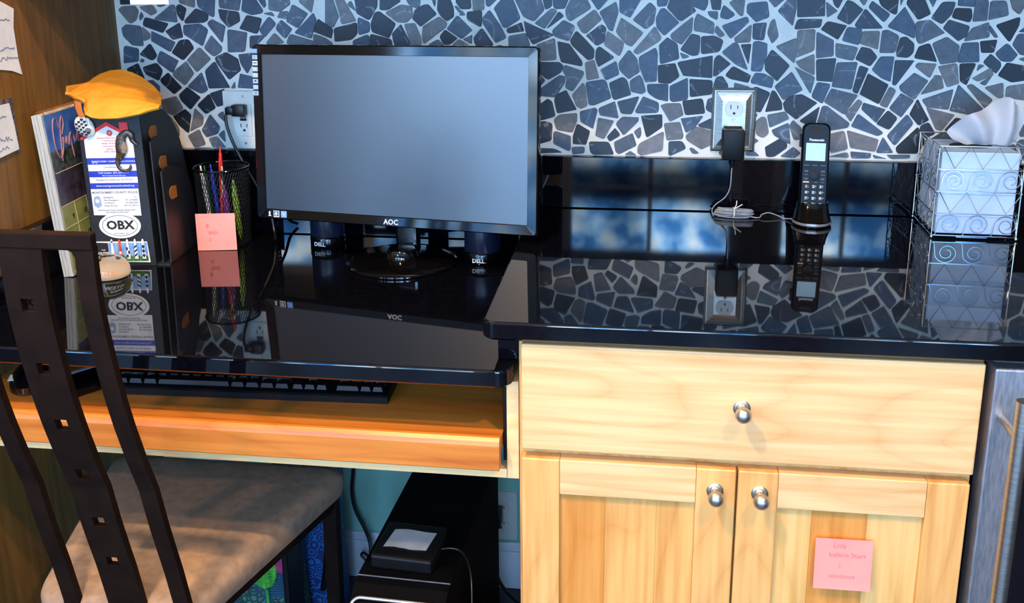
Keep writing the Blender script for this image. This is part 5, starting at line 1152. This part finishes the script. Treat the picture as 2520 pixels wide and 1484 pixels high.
# ================================================================== bags on the floor
def floral_material():
    m = bpy.data.materials.new('teal_floral_cloth'); m.use_nodes = True
    nt = m.node_tree; n = nt.nodes; L = nt.links; p = n['Principled BSDF']
    tc = n.new('ShaderNodeTexCoord'); v = n.new('ShaderNodeTexVoronoi'); v.inputs['Scale'].default_value = 95; v.feature = 'DISTANCE_TO_EDGE'
    L.new(tc.outputs['Object'], v.inputs['Vector'])
    r1 = n.new('ShaderNodeValToRGB'); r1.color_ramp.elements[0].color = lin((14, 40, 44)); r1.color_ramp.elements[1].color = lin((70, 118, 100)); r1.color_ramp.elements[0].position = .04; r1.color_ramp.elements[1].position = .30
    L.new(v.outputs['Distance'], r1.inputs[0])
    wv = n.new('ShaderNodeTexWave'); wv.bands_direction = 'Z'; wv.inputs['Scale'].default_value = 60; wv.inputs['Distortion'].default_value = 2.5; L.new(tc.outputs['Object'], wv.inputs['Vector'])
    r2 = n.new('ShaderNodeValToRGB'); r2.color_ramp.elements[0].color = lin((8, 42, 62)); r2.color_ramp.elements[1].color = lin((24, 86, 112)); L.new(wv.outputs['Fac'], r2.inputs[0])
    nz = n.new('ShaderNodeTexNoise'); nz.inputs['Scale'].default_value = 12; L.new(tc.outputs['Object'], nz.inputs['Vector'])
    st = n.new('ShaderNodeValToRGB'); st.color_ramp.elements[0].position = .47; st.color_ramp.elements[1].position = .52; L.new(nz.outputs['Fac'], st.inputs[0])
    mx = n.new('ShaderNodeMix'); mx.data_type = 'RGBA'; L.new(st.outputs[0], mx.inputs[0]); L.new(r1.outputs[0], mx.inputs[6]); L.new(r2.outputs[0], mx.inputs[7])
    L.new(mx.outputs[2], p.inputs['Base Color']); p.inputs['Roughness'].default_value = .7
    return m
def quilt_material():
    m = bpy.data.materials.new('blue_ringed_cloth'); m.use_nodes = True
    nt = m.node_tree; n = nt.nodes; L = nt.links; p = n['Principled BSDF']
    tc = n.new('ShaderNodeTexCoord'); v = n.new('ShaderNodeTexVoronoi'); v.inputs['Scale'].default_value = 48; L.new(tc.outputs['Object'], v.inputs['Vector'])
    sn = n.new('ShaderNodeMath'); sn.operation = 'MULTIPLY'; sn.inputs[1].default_value = 22; L.new(v.outputs['Distance'], sn.inputs[0])
    s2 = n.new('ShaderNodeMath'); s2.operation = 'SINE'; L.new(sn.outputs[0], s2.inputs[0])
    r = n.new('ShaderNodeValToRGB'); r.color_ramp.elements[0].color = lin((12, 44, 104)); r.color_ramp.elements[1].color = lin((34, 104, 176)); r.color_ramp.elements[0].position = .05; r.color_ramp.elements[1].position = .5
    L.new(s2.outputs[0], r.inputs[0]); L.new(r.outputs[0], p.inputs['Base Color']); p.inputs['Roughness'].default_value = .6
    return m
M_floral = floral_material(); M_quilt = quilt_material()
def softbag(w_, d_, h_, nz=10):
    rl = []
    for k in range(nz + 1):
        t = k / nz; z = h_ * t; s = 1 - .03 * t ** 2 + .02 * sin(t * 9); sd = 1 - .10 * t
        rl.append([Vector((x * s, y * sd, z)) for x, y in rrect(w_, d_, min(w_, d_) * .2, 4)])
    return rings(B(), rl)
fb = thing('tote_bag', 'quilted tote bag with green tulip and teal print under the chair seat', 'bag', T(-.5850, -.2650, FZ + .001, .0))
put('bag_body', softbag(.192, .13, .345), M_floral, fb, smooth=True)
put('trim', box(B(), .088, .099, -.068, .010, .002, .318, .003), M_blackmt, fb)
M_mag = material('magenta_patch', (150, 30, 84), (186, 50, 112), rough=.7, scale=90)
M_grn = material('tulip_green', (30, 120, 24), (96, 190, 60), rough=.6, scale=60, stretch=(3, 3, .6))
M_stem = material('stem_green', (52, 150, 60), (88, 180, 90), rough=.6, scale=60)
fy = .0655
put('magenta_patch', prism(B(), [(.054, .232), (.088, .228), (.088, .286), (.072, .290), (.058, .284), (.050, .250)], fy - .002, fy + .0005), M_mag, fb)
put('tulip', prism(B(), [(x_ + .020, z_ + .098) for x_, z_ in [(.004, .118), (.014, .100), (.030, .092), (.046, .100), (.055, .120), (.056, .142), (.046, .158), (.030, .162), (.012, .156), (.002, .140)]], fy - .002, fy + .0030, bev=.002), M_grn, fb)
bm = B()
for k in range(7):
    z = .204 + k * .008; tube(bm, smooth_path([(.028, -fy - .0032, z - .002), (.050, -fy - .0036, z + .001), (.073, -fy - .0032, z + .005)], 3), .0008, 4)
put('tulip_stripe', bm, M_stem, fb)
bm = B()
tube(bm, smooth_path([(.054, -fy - .001, .192), (.056, -fy - .001, .12), (.054, -fy - .001, .02)], 4), .0030, 6); tube(bm, smooth_path([(.054, -fy - .001, .258), (.064, -fy - .001, .280), (.074, -fy - .001, .296)], 4), .0022, 6); tube(bm, smooth_path([(.048, -fy - .001, .258), (.042, -fy - .001, .274), (.036, -fy - .001, .282)], 4), .0026, 6)
put('stem', bm, M_stem, fb)
bm = B()
for x, z in ((.070, .300), (.078, .308), (.083, .296), (.064, .306), (.084, .312)):
    prism(bm, [(x + .0042 * cos(a), z + .0042 * sin(a)) for a in [2 * pi * k / 9 for k in range(9)]], fy - .003, fy + .0012)
put('flower_dot', bm, material('ochre_dots', (190, 130, 30), (120, 150, 160), rough=.6, scale=200), fb)
bb = thing('shopping_bag', 'deep blue bag printed with rings behind the chair leg', 'bag', T(-.5150, -.130, FZ + .001, .02))
put('bag_body', softbag(.130, .12, .355), M_quilt, bb, smooth=True)
bm = B(); tube(bm, smooth_path([(.040, -.058, .335), (.054, -.062, .30), (.058, -.066, .22), (.052, -.068, .15), (.044, -.07, .10)], 5), .006, 8)
put('strap', bm, M_blackmt, bb, smooth=True)
bm = B(); tube(bm, smooth_path([(-.03, -.0, .35), (0, 0, .375), (.034, 0, .372), (.052, -.01, .345)], 5), .0055, 8)
put('handle', bm, M_iron, bb, smooth=True)

# ================================================================== cooler at the right edge
wc = thing('wine_cooler', 'stainless steel framed appliance with dark glass and a bar handle at the right edge', 'appliance', T(.90, 0, FZ))
IW = T(-.90, 0, -FZ)
put('cabinet', loc(box(B(), .612, 1.20, -.600, -.001, FZ + .004, .872, .002), IW), M_blackmt, wc)
put('door_frame', loc(box(B(), .6120, .6560, YF, -.602, .12, .876, .003), IW), M_steel, wc)
put('door_frame', loc(box(B(), .6562, 1.20, YF, -.602, .855, .876, .002), IW), M_steel, wc)
put('door_glass', loc(box(B(), .6564, 1.198, YF + .003, -.602, .12, .8545, .001), IW), M_dglass, wc)
bm = B(); tube(bm, [(.6260, -.700, .862), (.6260, -.700, .20)], .0095, 20); put('handle', loc(bm, IW), M_steelnk, wc, smooth=True)
for z in (.810, .25):
    bm = B(); tube(bm, [(.6260, -.692, z), (.6260, -.6372, z)], .0058, 14); put('handle_standoff', loc(bm, IW), M_steelnk, wc, smooth=True)
